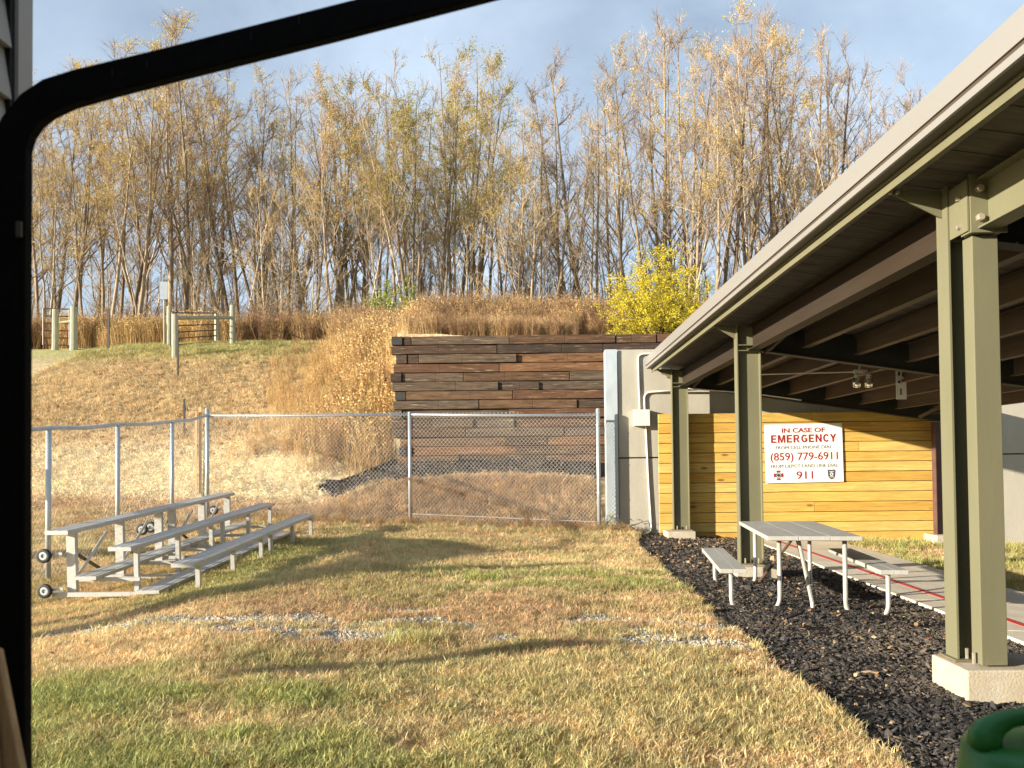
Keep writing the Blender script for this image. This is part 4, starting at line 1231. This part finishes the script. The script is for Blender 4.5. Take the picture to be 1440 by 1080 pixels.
scatter('lawn_grass', 'patchy dry tan and green lawn grass in front of the shelter', np.stack([X, Y, H(X, Y)], 1), rot, np.stack([s, s, hs], 1), np.clip(gcol, 0, 1), tufts)

# mulch chips
def chip(name, seed, mat, nsub=1, flat=1.0):
    import bmesh
    r = random.Random(seed); bm = bmesh.new(); bmesh.ops.create_icosphere(bm, subdivisions=1, radius=1)
    for v in bm.verts:
        v.co *= r.uniform(.55, 1.15); v.co.z *= .6 * flat; v.co.x *= 1.35
    me = bpy.data.meshes.new(name); bm.to_mesh(me); bm.free()
    ca = me.color_attributes.new('shade', 'FLOAT_COLOR', 'POINT'); ca.data.foreach_set('color', [1.0] * (4 * len(me.vertices)))
    me.materials.append(mat)
    return me
chips = [hidden('chip%d' % k, chip('chip%d' % k, 80 + k, M['chip'])) for k in range(6)]
a, b = rnd_pts(165000, 1.6, 4.3, 2.6, 15.3)
dens = np.clip(1.25 - b / 16, .35, 1)
k = (rng.random(len(a)) < dens); a, b = a[k], b[k]
a2, b2 = rnd_pts(24000, -6, 1.6, 16.6, 18.8)
a = np.concatenate([a, a2]); b = np.concatenate([b, b2])
zz_ = zones(a, b)
stray = rng.random(len(a)) < .06
k = (zz_['black'] > .5) | (stray & (a > 1.55) & (b < 15))
a, b = a[k], b[k]; n = len(a)
sz = rng.gamma(3.0, .0024, n) * (1 + .5 * (b > 9)) + .0028
tint = np.broadcast_to(np.array([.030, .027, .025]), (n, 3)) * rng.uniform(.4, 2.2, (n, 1))
br = rng.random(n)
pt_ = (fbm(a * 1.3, b * 1.3, 140) - .35)
tint = tint * (1 + 1.2 * np.clip(pt_, 0, 1))[:, None] + np.array([.030, .020, .010]) * np.clip(pt_ * 3, 0, 1)[:, None]
tint = np.where((br < .03 + .07 * np.clip(pt_ * 2, 0, 1))[:, None], np.array([.34, .24, .14]) * rng.uniform(.3, 1.2, (n, 1)), tint)
tint = np.where(((br > .965) & (b > 11))[:, None], np.array([.20, .14, .09]) * rng.uniform(.5, 1.3, (n, 1)), tint)
scatter('black_mulch', 'coarse black rubber mulch around the columns and picnic table', np.stack([a, b, H(a, b) + sz * .25], 1), np.stack([rng.normal(0, .38, n), rng.normal(0, .38, n), rng.uniform(0, 6.283, n)], 1), np.stack([sz * rng.uniform(.9, 1.9, n), sz, sz * .8], 1), tint, chips)

# fallen leaves and twiggy litter (on mulch and lawn)
def leaf_mesh(name, seed):
    r = random.Random(seed); v = []; f = []
    k = 7
    for i in range(k):
        t = i / (k - 1); w = math.sin(t * math.pi) ** .7 * .32
        v += [(t - .5, -w, .12 * r.uniform(-1, 1)), (t - .5, 0, .05), (t - .5, w, .12 * r.uniform(-1, 1))]
    for i in range(k - 1):
        f += [(3 * i, 3 * i + 1, 3 * i + 4, 3 * i + 3), (3 * i + 1, 3 * i + 2, 3 * i + 5, 3 * i + 4)]
    return shade_mesh(name, v, f, [1.0] * len(v), M['grass'])
lvs = [hidden('fallen_leaf%d' % k, leaf_mesh('fallen_leaf%d' % k, k)) for k in range(3)]
a, b = rnd_pts(900, 1.7, 4.2, 3, 15.2)
k = rng.random(len(a)) < (.25 + .75 * (b > 11)); a, b = a[k], b[k]
a3, b3 = rnd_pts(700, -9, 1.8, 3, 16)
a4, b4 = rnd_pts(2600, -16, -3.6, 20.5, 30)
a = np.concatenate([a, a3, a4]); b = np.concatenate([b, b3, b4]); n = len(a)
sz = rng.uniform(.03, .07, n) * (1 + 1.6 * (b > 19))
lc = np.array([[.38, .20, .09], [.45, .30, .16], [.26, .13, .07], [.50, .38, .22]])[rng.integers(0, 4, n)]
scatter('fallen_leaves', 'scattered brown fallen leaves', np.stack([a, b, H(a, b) + .02 + sz * .2], 1), np.stack([rng.normal(0, .4, n), rng.normal(0, .4, n), rng.uniform(0, 6.28, n)], 1), np.stack([sz, sz, sz], 1), lc, lvs)

# white gravel in the worn track
pebs = [hidden('pebble%d' % k, chip('pebble%d' % k, 180 + k, M['pebble'])) for k in range(4)]
a, b = rnd_pts(240000, -5.2, 1.9, 5.6, 7.8)
zz_ = zones(a, b); k = rng.random(len(a)) < zz_['grav'] * .8; a, b = a[k], b[k]; n = len(a)
sz = rng.gamma(4, .0016, n) + .0025
scatter('white_gravel', 'worn strips of pale gravel showing through the lawn', np.stack([a, b, H(a, b) + sz * .4], 1), rng.uniform(0, 6.28, (n, 3)), np.stack([sz, sz, sz], 1), np.array([.50, .46, .39]) * rng.uniform(.45, 1.25, (n, 1)), pebs)

# tall dry brush on the bank and along the wood
def brush_clump(name, seed, nb, h, heads, spread=.35, w=.010):
    return blade_tuft(name, nb, h, spread, w, .24, M['brush'], seed, heads)
def weed_clump(name, seed, h, nst=9):
    """branching dead stalks with small seed clusters"""
    r = random.Random(seed); v = []; f = []; s = []
    def strip(p, q, w, c):
        b = len(v); d = (q - p); sd = d.cross(Vector((r.uniform(-1, 1), r.uniform(-1, 1), .2))).normalized() * w / 2
        v.extend([tuple(p - sd), tuple(p + sd), tuple(q + sd * .6), tuple(q - sd * .6)]); f.append((b, b + 1, b + 2, b + 3)); s.extend([c] * 4)
    for k in range(nst):
        a = r.uniform(0, 6.28); p = Vector((math.cos(a) * .3 * r.random(), math.sin(a) * .3 * r.random(), 0)); hh = h * r.uniform(.55, 1)
        q = p + Vector((r.gauss(0, .12), r.gauss(0, .12), 1)) * hh; c = r.uniform(.55, 1.1)
        strip(p, q, .014, c)
        for j in range(11):
            t = r.uniform(.35, 1); b0 = p.lerp(q, t); b1 = b0 + Vector((r.gauss(0, .11), r.gauss(0, .11), r.uniform(.08, .30)))
            strip(b0, b1, .008, c)
            for l in range(4):
                e = b0.lerp(b1, r.uniform(.4, 1.1)) + Vector((r.gauss(0, .03), r.gauss(0, .03), r.gauss(0, .03)))
                b = len(v); z1 = Vector((r.gauss(0, 1), r.gauss(0, 1), r.gauss(0, 1))).normalized() * .013; z2 = z1.orthogonal().normalized() * .010
                v.extend([tuple(e - z1), tuple(e - z2), tuple(e + z1), tuple(e + z2)]); f.append((b, b + 1, b + 2, b + 3)); s.extend([c * r.uniform(.7, 1.5)] * 4)
    return shade_mesh(name, v, f, s, M['brush'])
tall = [hidden('tall_grass%d' % k, brush_clump('tall_grass%d' % k, 300 + k, 52, 1.55, .35)) for k in range(4)]
weeds = [hidden('weed%d' % k, weed_clump('weed%d' % k, 320 + k, 1.35)) for k in range(5)]
def bank_mask(x, y):
    n = fbm(x * .5, y * .5, 71)
    edge = -8.7 + 2.1 * sm((31 - y) / 9) + (n - .5) * 1.6          # left limit of the bank growth
    m = ((x > edge) & (x < -3.45) & (y > 20.0 + (n - .5) * 1.5 - 1.2 * sm((x + 5.2) / 1.4)) & (y < 39)) | ((x > -3.45) & (y > 19.15) & (y < 40) & ~((x > 1.2) & (y < 22.5))) | ((y > 37.8 + (n - .5)) & (y < 42))
    return m
a, b = rnd_pts(60000, -32, 22, 18.8, 43)
k = in_view(a, b, 2) & (bank_mask(a, b) | (bank_mask(a + 1.4, b) & (rng.random(len(a)) < .25) & (b < 32))) & ((b < 29) | (rng.random(len(a)) < .65)) & ~((a > 4 + 0 * b) & (b < 30) & (a > .25 * b)); a, b = a[k], b[k]
n = len(a); nn = fbm(a * .35, b * .35, 88)
isgrass = rng.random(n) < .12 + .75 * sm((nn - .46) * 6) * (a < -3.4)
left_gold = np.exp(-((a + 7.2) / 2.4) ** 2) * (b < 31)
isgrass |= rng.random(n) < left_gold * .95
print('brush', n)
def brush_cols(idx, kind):
    m_ = len(idx)
    if kind == 'g':
        base = np.array([[.56, .38, .17], [.50, .32, .14], [.64, .47, .22]])[rng.integers(0, 3, m_)]
    else:
        base = np.array([[.44, .27, .145], [.47, .30, .155], [.32, .185, .11], [.54, .37, .19], [.38, .25, .13]])[rng.integers(0, 5, m_)]
    return base * rng.uniform(.75, 1.25, (m_, 1))
for kind, sel, pr, nm, lb_ in (('g', isgrass, tall, 'tall_grass', 'tall golden dry grass on the bank beside the timber wall'), ('w', ~isgrass, weeds, 'dry_weeds', 'reddish brown dead weeds covering the bank and hilltop edge')):
    idx = np.nonzero(sel)[0]; x, y = a[idx], b[idx]; m_ = len(idx)
    edge_ = -8.7 + 2.1 * sm((31 - y) / 9) + (fbm(x * .5, y * .5, 71) - .5) * 1.6
    sz = rng.uniform(.6, 1.2, m_) * np.where(y > 36, 1.15, np.where((x < -3.4) & (y < 33), .38 + .62 * sm((x - edge_) / 2.4), 1.0)) * (1 - .60 * sm((x + 4.0) / .6) * sm((25 - y) / 4))
    scatter(nm, lb_, np.stack([x, y, H(x, y) - .03], 1), np.stack([rng.normal(0, .12, m_), rng.normal(0, .12, m_), rng.uniform(0, 6.28, m_)], 1), np.stack([sz * 1.1, sz * 1.1, sz], 1), brush_cols(idx, kind), pr)

# low weeds on the mound and along the foot of the fence
a, b = rnd_pts(1300, -5.5, 1.4, 15.45, 16.9); a5, b5 = rnd_pts(520, -6.3, 1.9, 14.9, 15.5)
a = np.concatenate([a, a5]); b = np.concatenate([b, b5]); k = (zones(a, b)['black'] < .5) & ((b < 15.5) | (rng.random(len(a)) < .25 + .75 * sm((a + 4.5) / 2))); a, b = a[k], b[k]; n = len(a)
sz = rng.uniform(.07, .20, n)
scatter('mound_weeds', 'short reddish dry weeds on the mound behind the fence', np.stack([a, b, H(a, b) - .01], 1), np.stack([rng.normal(0, .2, n), rng.normal(0, .2, n), rng.uniform(0, 6.28, n)], 1), np.stack([sz * 1.4, sz * 1.4, sz], 1), np.array([[.50, .32, .16], [.42, .25, .13], [.60, .42, .22]])[rng.integers(0, 3, n)] * rng.uniform(.8, 1.2, (n, 1)), [hidden('low_weed%d' % k, o_.data) for k, o_ in enumerate(weeds[:3] + tall[:2])])

# ------------------------------------------------------------------ trees
def branch_geo(seed, h, r0, forks=1, nl=15, up=1.25, spread=.22, twig=10, start=.30, lean=0.0, sub=8):
    r = random.Random(seed)
    tr = MB(); cr_ = MB(); tips = []
    def path(p, d, L_, n, wob, upw=.0):
        pts = [p.copy()]; d = d.normalized()
        for k in range(n):
            d = (d + Vector((r.gauss(0, wob), r.gauss(0, wob), r.gauss(0, wob * .5) + upw))).normalized()
            p = p + d * (L_ / n); pts.append(p.copy())
        return pts
    stems = []
    for s in range(forks):
        a = r.uniform(0, 6.28); d = Vector((math.cos(a) * (.03 if forks == 1 else .12) + lean, math.sin(a) * (.03 if forks == 1 else .12), 1))
        hh = h * r.uniform(.82, 1.0) if s else h
        base = Vector((math.cos(a) * .12 * (forks > 1), math.sin(a) * .12 * (forks > 1), -.4))
        pts = path(base, d, hh, 11, .038, .03)
        rr = r0 * (1 if s == 0 else r.uniform(.6, .85))
        rad = [rr * (1 - .93 * (k / 11) ** .85) + .006 for k in range(12)]
        tr.tube(pts, rad, 6, cap=False); stems.append((pts, rad, hh))
    for (pts, rad, hh) in stems:
        for i in range(int(nl / (1 if forks == 1 else 1.4))):
            t = start + (1 - start) * (i + r.random()) / nl * (1 if forks == 1 else 1.4); t = min(t, .98)
            k = min(int(t * 11), 10); p = pts[k].lerp(pts[k + 1], t * 11 - k)
            a = r.uniform(0, 6.28)
            L1 = hh * spread * (1.15 - t) * r.uniform(.7, 1.4) + .6
            d = Vector((math.cos(a), math.sin(a), up * r.uniform(.6, 1.6)))
            b1 = path(p, d, L1, 5, .14, .09)
            rb = rad[k] * .42
            tr.tube(b1, [rb * (1 - .8 * q / 5) + .004 for q in range(6)], 4, cap=False)
            for j in range(sub):
                u = r.uniform(.25, 1); kk = min(int(u * 5), 4); p2 = b1[kk].lerp(b1[kk + 1], u * 5 - kk)
                d2 = (b1[kk + 1] - b1[kk]).normalized() + Vector((r.gauss(0, .55), r.gauss(0, .55), r.gauss(.15, .4)))
                L2 = L1 * .42 * r.uniform(.5, 1.2) + .25
                b2 = path(p2, d2, L2, 3, .16, .06)
                cr_.tube(b2, [.013, .010, .007, .004], 3, cap=False)
                for l in range(twig):
                    u2 = r.uniform(.15, 1); k3 = min(int(u2 * 3), 2); p3 = b2[k3].lerp(b2[k3 + 1], u2 * 3 - k3)
                    d3 = (b2[k3 + 1] - b2[k3]).normalized() + Vector((r.gauss(0, .6), r.gauss(0, .6), r.gauss(.1, .5)))
                    L3 = r.uniform(.25, .75)
                    q3 = p3 + d3.normalized() * L3
                    b = len(cr_.v); sd = d3.cross(Vector((r.gauss(0, 1), r.gauss(0, 1), r.gauss(0, 1)))).normalized() * .0085
                    cr_.v += [tuple(p3 - sd), tuple(p3 + sd), tuple(q3)]; cr_.f.append((b, b + 1, b + 2))
                    tips.append((p3, q3))
    return tr, cr_, tips, r

def leaf_cloud(tips, r, n, size, zmin=0, droop=.5):
    v = []; f = []; s = []
    tz = [t for t in tips if t[1].z >= zmin] or tips
    # leaves gather on some twigs, leaving others bare
    cl = [t for t in tz if math.sin(t[0].x * 1.7 + t[0].y * 1.3 + t[0].z * .9) + r.uniform(-.8, .8) > .15] or tz
    for k in range(n):
        p, q = r.choice(cl); c = p.lerp(q, r.uniform(.2, 1.05)) + Vector((r.gauss(0, .06), r.gauss(0, .06), r.gauss(0, .05)))
        a = Vector((r.gauss(0, 1), r.gauss(0, 1), r.gauss(0, .8))).normalized() * size * r.uniform(.5, 1.2)
        b_ = a.cross(Vector((r.gauss(0, 1), r.gauss(0, 1), r.gauss(0, 1)))).normalized() * size * .42 * r.uniform(.6, 1.2)
        b = len(v); v += [tuple(c - a), tuple(c - b_), tuple(c + a), tuple(c + b_)]; f.append((b, b + 1, b + 2, b + 3)); s += [r.random() * .75] * 4
    return v, f, s

def tree_proto(name, label, cat, group, seed, h, r0, bark, twigm, leafm=None, nleaf=0, lsize=.05, zmin=0, **kw):
    tr, cr_, tips, r = branch_geo(seed, h, r0, **kw)
    t = thing(name, label, cat, (0, 0, 0), 0, group)
    tr.build('trunk', bark, t, smooth=True)
    c = cr_.build('crown', twigm, t)
    c['kind'] = 'stuff'
    if nleaf:
        v, f, s = leaf_cloud(tips, r, nleaf, lsize, zmin)
        me = shade_mesh('leaves', v, f, s, leafm)
        o = bpy.data.objects.new('leaves', me); COL.objects.link(o); o.parent = c; o['kind'] = 'stuff'
    return t

GR = 'trees of the hilltop wood'
B, BP, TW, TP = M['bark'], M['bark_pale'], M['twig'], M['twig_pale']
kinds = [
    ('bare', tree_proto('bare_tree', 'tall bare grey trunked tree in the wood behind the hill', 'tree', GR, 1, 18, .20, B, TW, M['leaf_rust'], 500, .05)),
    ('bare', tree_proto('bare_tree', 'tall bare grey trunked tree in the wood behind the hill', 'tree', GR, 2, 19.5, .15, B, TP, M['leaf_gold'], 900, .055, 7, start=.25)),
    ('fork', tree_proto('forked_tree', 'bare tree forking low into several stems in the hilltop wood', 'tree', GR, 3, 18, .20, B, TW, M['leaf_gold'], 800, .055, 6, forks=3, nl=12)),
    ('fork', tree_proto('forked_tree', 'bare tree forking low into several stems in the hilltop wood', 'tree', GR, 4, 19, .14, BP, TP, M['leaf_rust'], 260, .045, 6, forks=2, nl=13)),
    ('gold', tree_proto('golden_tree', 'tall thin tree with sparse golden autumn leaves in the wood', 'tree', GR, 5, 18.5, .12, B, TP, M['leaf_gold'], 4600, .056, 6, forks=2, spread=.26)),
    ('gold', tree_proto('golden_tree', 'tall thin tree with sparse golden autumn leaves in the wood', 'tree', GR, 6, 17.5, .14, B, TW, M['leaf_gold'], 3200, .056, 7, start=.3)),
    ('olive', tree_proto('olive_leaved_tree', 'tree with feathery olive yellow foliage in the middle of the wood', 'tree', GR, 8, 17.5, .15, B, TP, M['leaf_olive'], 6000, .058, 6, forks=2, spread=.30)),
    ('sap', tree_proto('sapling', 'slender young leafless tree at the front edge of the wood', 'tree', GR, 9, 9.0, .055, BP, TP, M['leaf_gold'], 260, .05, 2, nl=13, spread=.26, sub=5, twig=7, start=.2)),
    ('sap', tree_proto('sapling', 'slender young leafless tree at the front edge of the wood', 'tree', GR, 10, 11.5, .065, BP, TW, M['leaf_rust'], 200, .045, 2, nl=13, spread=.22, sub=5, twig=7, start=.3, up=1.0)),
]
used = set()
def place(ki, x, y, s, rz, sink=0.0, label=None):
    t = kinds[ki][1]
    if ki in used: t = copy_tree(t)
    used.add(ki)
    t.location = (x, y, hz(x, y) - sink); t.rotation_euler = (0, 0, rz); t.scale = (s, s, s)
    if label: t['label'] = label
    return t
prng = random.Random(5)
def top_px(xp):
    """tree-top line of the photograph by column"""
    return float(np.interp(xp, [0, 60, 200, 270, 330, 420, 520, 560, 640, 700, 740, 800, 870, 930, 1000, 1050, 1120, 1170, 1230, 1270, 1300, 1500],
                           [85, 90, 70, 25, 60, 95, 95, 75, 70, 95, 150, 75, 80, 30, 22, 25, 50, 50, 90, 130, 220, 260]))
H0 = {0: 18, 1: 19.5, 2: 18, 3: 19, 4: 18.5, 5: 17.5, 6: 17.5, 7: 9, 8: 11.5}
ZONES = [(60, 'beyond the left frame edge'), (130, 'behind the left hill gate'), (220, 'behind the lone black post'), (340, 'behind the rail fence'), (440, 'behind the rust shrub'),
         (550, 'just left of the timber wall'), (650, "above the timber wall's left end"), (750, 'above the middle of the timber wall'), (850, 'just left of the yellow bush'),
         (1000, 'behind the yellow bush'), (1110, 'right of the yellow bush'), (9999, 'above the sloping shelter roof')]
LOOK = {0: 'bare grey tree', 1: 'bare tan tree', 2: 'bare forked tree', 3: 'pale forked bare tree', 4: 'gold leaved forked tree', 5: 'thin gold leaved tree', 6: 'olive yellow leaved tree', 7: 'slim pale sapling', 8: 'slim reddish sapling'}
planted = {}
def plant(ki, xq, D, s_):
    t = place(ki, px(xq, D), D, s_, prng.uniform(0, 6.28))
    zn_ = [z for lim, z in ZONES if xq < lim][0]
    row = 'front row' if D < 45.5 else ('middle row' if D < 53.5 else 'back row')
    planted.setdefault((LOOK[ki], row, zn_), []).append((xq, t))
xp = -40
while xp < 1420:
    D = prng.choice([41.5, 43, 45, 47, 50, 53, 56]) + prng.uniform(-1, 1)
    xq = xp + prng.uniform(-9, 9)
    if xq < 480: pool = [0, 1, 1, 4, 0, 5, 5, 3, 4]
    elif xq < 730: pool = [6, 6, 6, 5, 1, 2, 4, 6]
    elif xq < 1000: pool = [0, 1, 0, 3, 1, 0, 5, 1]
    else: pool = [0, 1, 3, 1, 5, 0, 0, 5]
    ki = prng.choice(pool)
    ztop = 1.55 + (655 - top_px(xq) - prng.choice([0, 10, 30, 60, 90, 30])) / 1080 * D
    plant(ki, xq, D, max(8, ztop - hz(px(xq, D), D)) / H0[ki])
    xp += 12
for j in range(60):
    plant(prng.choice([7, 8]), prng.uniform(20, 1330), prng.uniform(40.5, 52), prng.uniform(.7, 1.35))
for j in range(88):
    plant(prng.choice([0, 1, 2, 3, 5]), prng.uniform(-20, 1330), prng.uniform(54, 63), prng.uniform(.50, .80))
ORD = ['leftmost', 'second from left', 'third from left', 'fourth from left', 'fifth from left', 'sixth from left', 'seventh from left', 'eighth from left', 'ninth from left', 'tenth from left']
for (lk, row, zn_), lst in planted.items():
    lst.sort(key=lambda q: q[0])
    for i_, (xq, t) in enumerate(lst):
        t['label'] = ('%s in the %s %s' % (lk, row, zn_)) if len(lst) == 1 else ('%s %s, %s, %s' % (ORD[min(i_, 9)], lk, row, zn_))

# guessed shadow casters, added out of view to throw long shadows over the lawn
def post_round(name, label, cat, x, y, r, h, mat):
    g_ = hz(x, y)
    t = thing(name, label, cat)
    MB().tube([(x, y, g_ - .3), (x, y, h)], r, 12).build('pole', mat, t, smooth=True)
    return t
post_round('shadow_pole', 'unseen wooden pole added left of the lawn to cast a long thin shadow', 'pole', -12.6, 4.0, .13, 3.55, M['post_wood'])
sgn = post_round('shadow_board_post', 'unseen post and board added left of the lawn to cast a shadow', 'sign', -7.9, 1.95, .018, 1.85, M['galv'])
MB().box(-8.08, -7.72, 1.92, 1.97, 1.80, 2.32).build('board', M['post_wood'], sgn)
AYC = 7.4
arc = thing('shadow_arch', 'unseen curved pipe arch added left of the lawn to cast a bent shadow', 'arch')
MB().tube([(-9.4, AYC - 3.5 * math.cos(math.pi * k / 24), hz(-9.4, 8.7) + 2.30 * math.sin(math.pi * k / 24) ** .8) for k in range(25)], .22, 10).build('pipe', M['post_wood'], arc, smooth=True)

# understorey thicket at the foot of the wood
def thicket(name, seed, R_, h, n, twigs=3):
    r = random.Random(seed); v = []; f = []; s = []
    for k in range(n):
        a = r.uniform(0, 6.28); p = Vector((math.cos(a) * R_ * r.random(), math.sin(a) * R_ * r.random(), -.1)); d = Vector((r.gauss(0, .45), r.gauss(0, .45), 1)).normalized(); L_ = h * r.uniform(.4, 1)
        c = r.uniform(.6, 1.2)
        for seg in range(4):
            q = p + d * L_ / 4; sd = d.cross(Vector((r.gauss(0, 1), r.gauss(0, 1), .1))).normalized() * (.014 - .0025 * seg)
            b = len(v); v.extend([tuple(p - sd), tuple(p + sd), tuple(q + sd * .8), tuple(q - sd * .8)]); f.append((b, b + 1, b + 2, b + 3)); s.extend([c] * 4)
            for l in range(twigs):
                e = p.lerp(q, r.random()); g_ = e + Vector((r.gauss(0, .35), r.gauss(0, .35), r.gauss(.12, .25))); sd2 = Vector((r.gauss(0, 1), r.gauss(0, 1), r.gauss(0, 1))).normalized() * .008
                b = len(v); v.extend([tuple(e - sd2), tuple(e + sd2), tuple(g_)]); f.append((b, b + 1, b + 2)); s.extend([c] * 3)
            p = q; d = (d + Vector((r.gauss(0, .25), r.gauss(0, .25), -.12))).normalized()
    return shade_mesh(name, v, f, s, M['brush'])
ths = [hidden('thicket%d' % k, thicket('thicket%d' % k, 500 + k, 1.1, 3.0, 46)) for k in range(4)]
a, b = rnd_pts(3200, -34, 34, 40.5, 60); k = in_view(a, b, 3); a, b = a[k], b[k]
dn = fbm(a * .16, b * .1, 61)
k = rng.random(len(a)) < (sm((dn - .35) * 4) * .75 + .12) * (.45 + .55 * sm((a / b + .38) / .12)); a, b = a[k], b[k]; n = len(a)
sz = rng.uniform(.55, 1.7, n)
tint = np.array([[.36, .25, .15], [.42, .29, .17], [.24, .16, .11], [.40, .31, .18]])[rng.integers(0, 4, n)]
scatter('undergrowth', 'tangled brown bramble undergrowth at the foot of the wood', np.stack([a, b, H(a, b)], 1), np.stack([np.zeros(n), np.zeros(n), rng.uniform(0, 6.28, n)], 1), np.stack([sz, sz, sz], 1), tint, ths)

# ------------------------------------------------------------------ shrubs
def shrub(name, label, x, y, w, h, n, leafm, size=.04, seed=1, stems=46, z=None, group=None):
    r = random.Random(seed)
    t = thing(name, label, 'bush', (x, y, hz(x, y) if z is None else z), 0, group)
    st_ = MB(); tips = []
    for k in range(stems):
        a = r.uniform(0, 6.28); ph = math.acos(r.uniform(.02, 1)) * .95
        top = Vector((math.sin(ph) * math.cos(a) * w / 2, math.sin(ph) * math.sin(a) * w / 2, math.cos(ph) * h * .85 + h * .12)) * r.uniform(.8, 1.1)
        p0 = Vector((r.gauss(0, .12), r.gauss(0, .12), -.1)); mid = p0.lerp(top, .5) + Vector((r.gauss(0, .1), r.gauss(0, .1), h * .08))
        st_.tube([p0, mid, top], [.016, .011, .004], 4, cap=False)
        for j in range(12):
            u = r.uniform(.3, 1); e = (p0.lerp(mid, u * 2) if u < .5 else mid.lerp(top, u * 2 - 1)); d = Vector((r.gauss(0, 1), r.gauss(0, 1), r.gauss(.5, .8))).normalized() * r.uniform(.15, .40) * min(1, w / 2.5)
            tips.append((e, e + d))
            b_ = len(st_.v); sd = Vector((r.gauss(0, 1), r.gauss(0, 1), r.gauss(0, 1))).normalized() * .004
            st_.v += [tuple(e - sd), tuple(e + sd), tuple(e + d)]; st_.f.append((b_, b_ + 1, b_ + 2))
    st_.build('stems', M['bark'], t)
    v, f, s = [], [], []
    for k in range(n):
        p, q = r.choice(tips); c = p.lerp(q, r.uniform(.1, 1.1)) + Vector((r.gauss(0, .03), r.gauss(0, .03), r.gauss(0, .03)))
        a = Vector((r.gauss(0, 1), r.gauss(0, 1), r.gauss(.2, .8))).normalized() * size * r.uniform(.6, 1.2); b_ = a.cross(Vector((r.gauss(0, 1), r.gauss(0, 1), r.gauss(0, 1)))).normalized() * size * .38
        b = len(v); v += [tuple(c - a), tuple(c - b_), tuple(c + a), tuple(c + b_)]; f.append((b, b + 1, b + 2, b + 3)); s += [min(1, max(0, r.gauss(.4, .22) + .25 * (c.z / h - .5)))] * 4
    me = shade_mesh('foliage', v, f, s, leafm); o = bpy.data.objects.new('foliage', me); COL.objects.link(o); o.parent = t; o['kind'] = 'stuff'
    return t
bx_, by_ = px(931, 21.3), 21.3
shrub('yellow_bush', 'big bright yellow green bush above the timber wall', bx_, by_, 3.55, 2.85, 38000, M['leaf_bush'], .031, 3, 170, z=4.74)
shrub('green_shrub', 'small light green shrub at the foot of the wood left of centre', px(560, 40), 40, 3.2, 2.6, 3000, M['leaf_green'], .08, 4, 44, z=hz(px(560, 40), 40) + 1.3)
shrub('green_shrub', 'dull green shrub at the foot of the wood between trunks', px(712, 40.5), 40.5, 2.6, 2.3, 1900, M['leaf_green'], .08, 5, 34, z=hz(px(712, 40.5), 40.5) + 1.1)
shrub('green_shrub', 'tiny yellow green shrub near the left hill gate', px(98, 39), 39, 1.3, 1.2, 900, M['leaf_bush'], .06, 6, 20, z=hz(px(98, 39), 39) + .9)
shrub('rust_shrub', 'rust leaved shrub behind the fence rail on the hilltop', px(370, 41), 41, 5.0, 3.2, 1800, M['leaf_rust'], .07, 7, 60)
shrub('rust_shrub', 'reddish shrub at the right edge of the yellow bush', px(1012, 23.5), 23.5, 1.5, 1.7, 1000, M['leaf_rust'], .05, 8, 26, z=5.0)
shrub('dark_cedar', 'dark little cedar among the trunks in the wood', px(475, 44), 44, 2.6, 3.6, 4200, M['leaf_dark'], .07, 9, 50)
shrub('dark_cedar', 'second dark cedar deep between the trunks right of centre', px(835, 47), 47, 3.0, 3.8, 4200, M['leaf_dark'], .07, 10, 50)
# small weed against the galvanised edge of the concrete wall
shrub('wall_weed', 'small green weed growing against the steel wall edge', 1.66, CY - .25, .38, .45, 60, M['leaf_green'], .035, 12, 7, z=.22)
print('objects', len(bpy.data.objects))
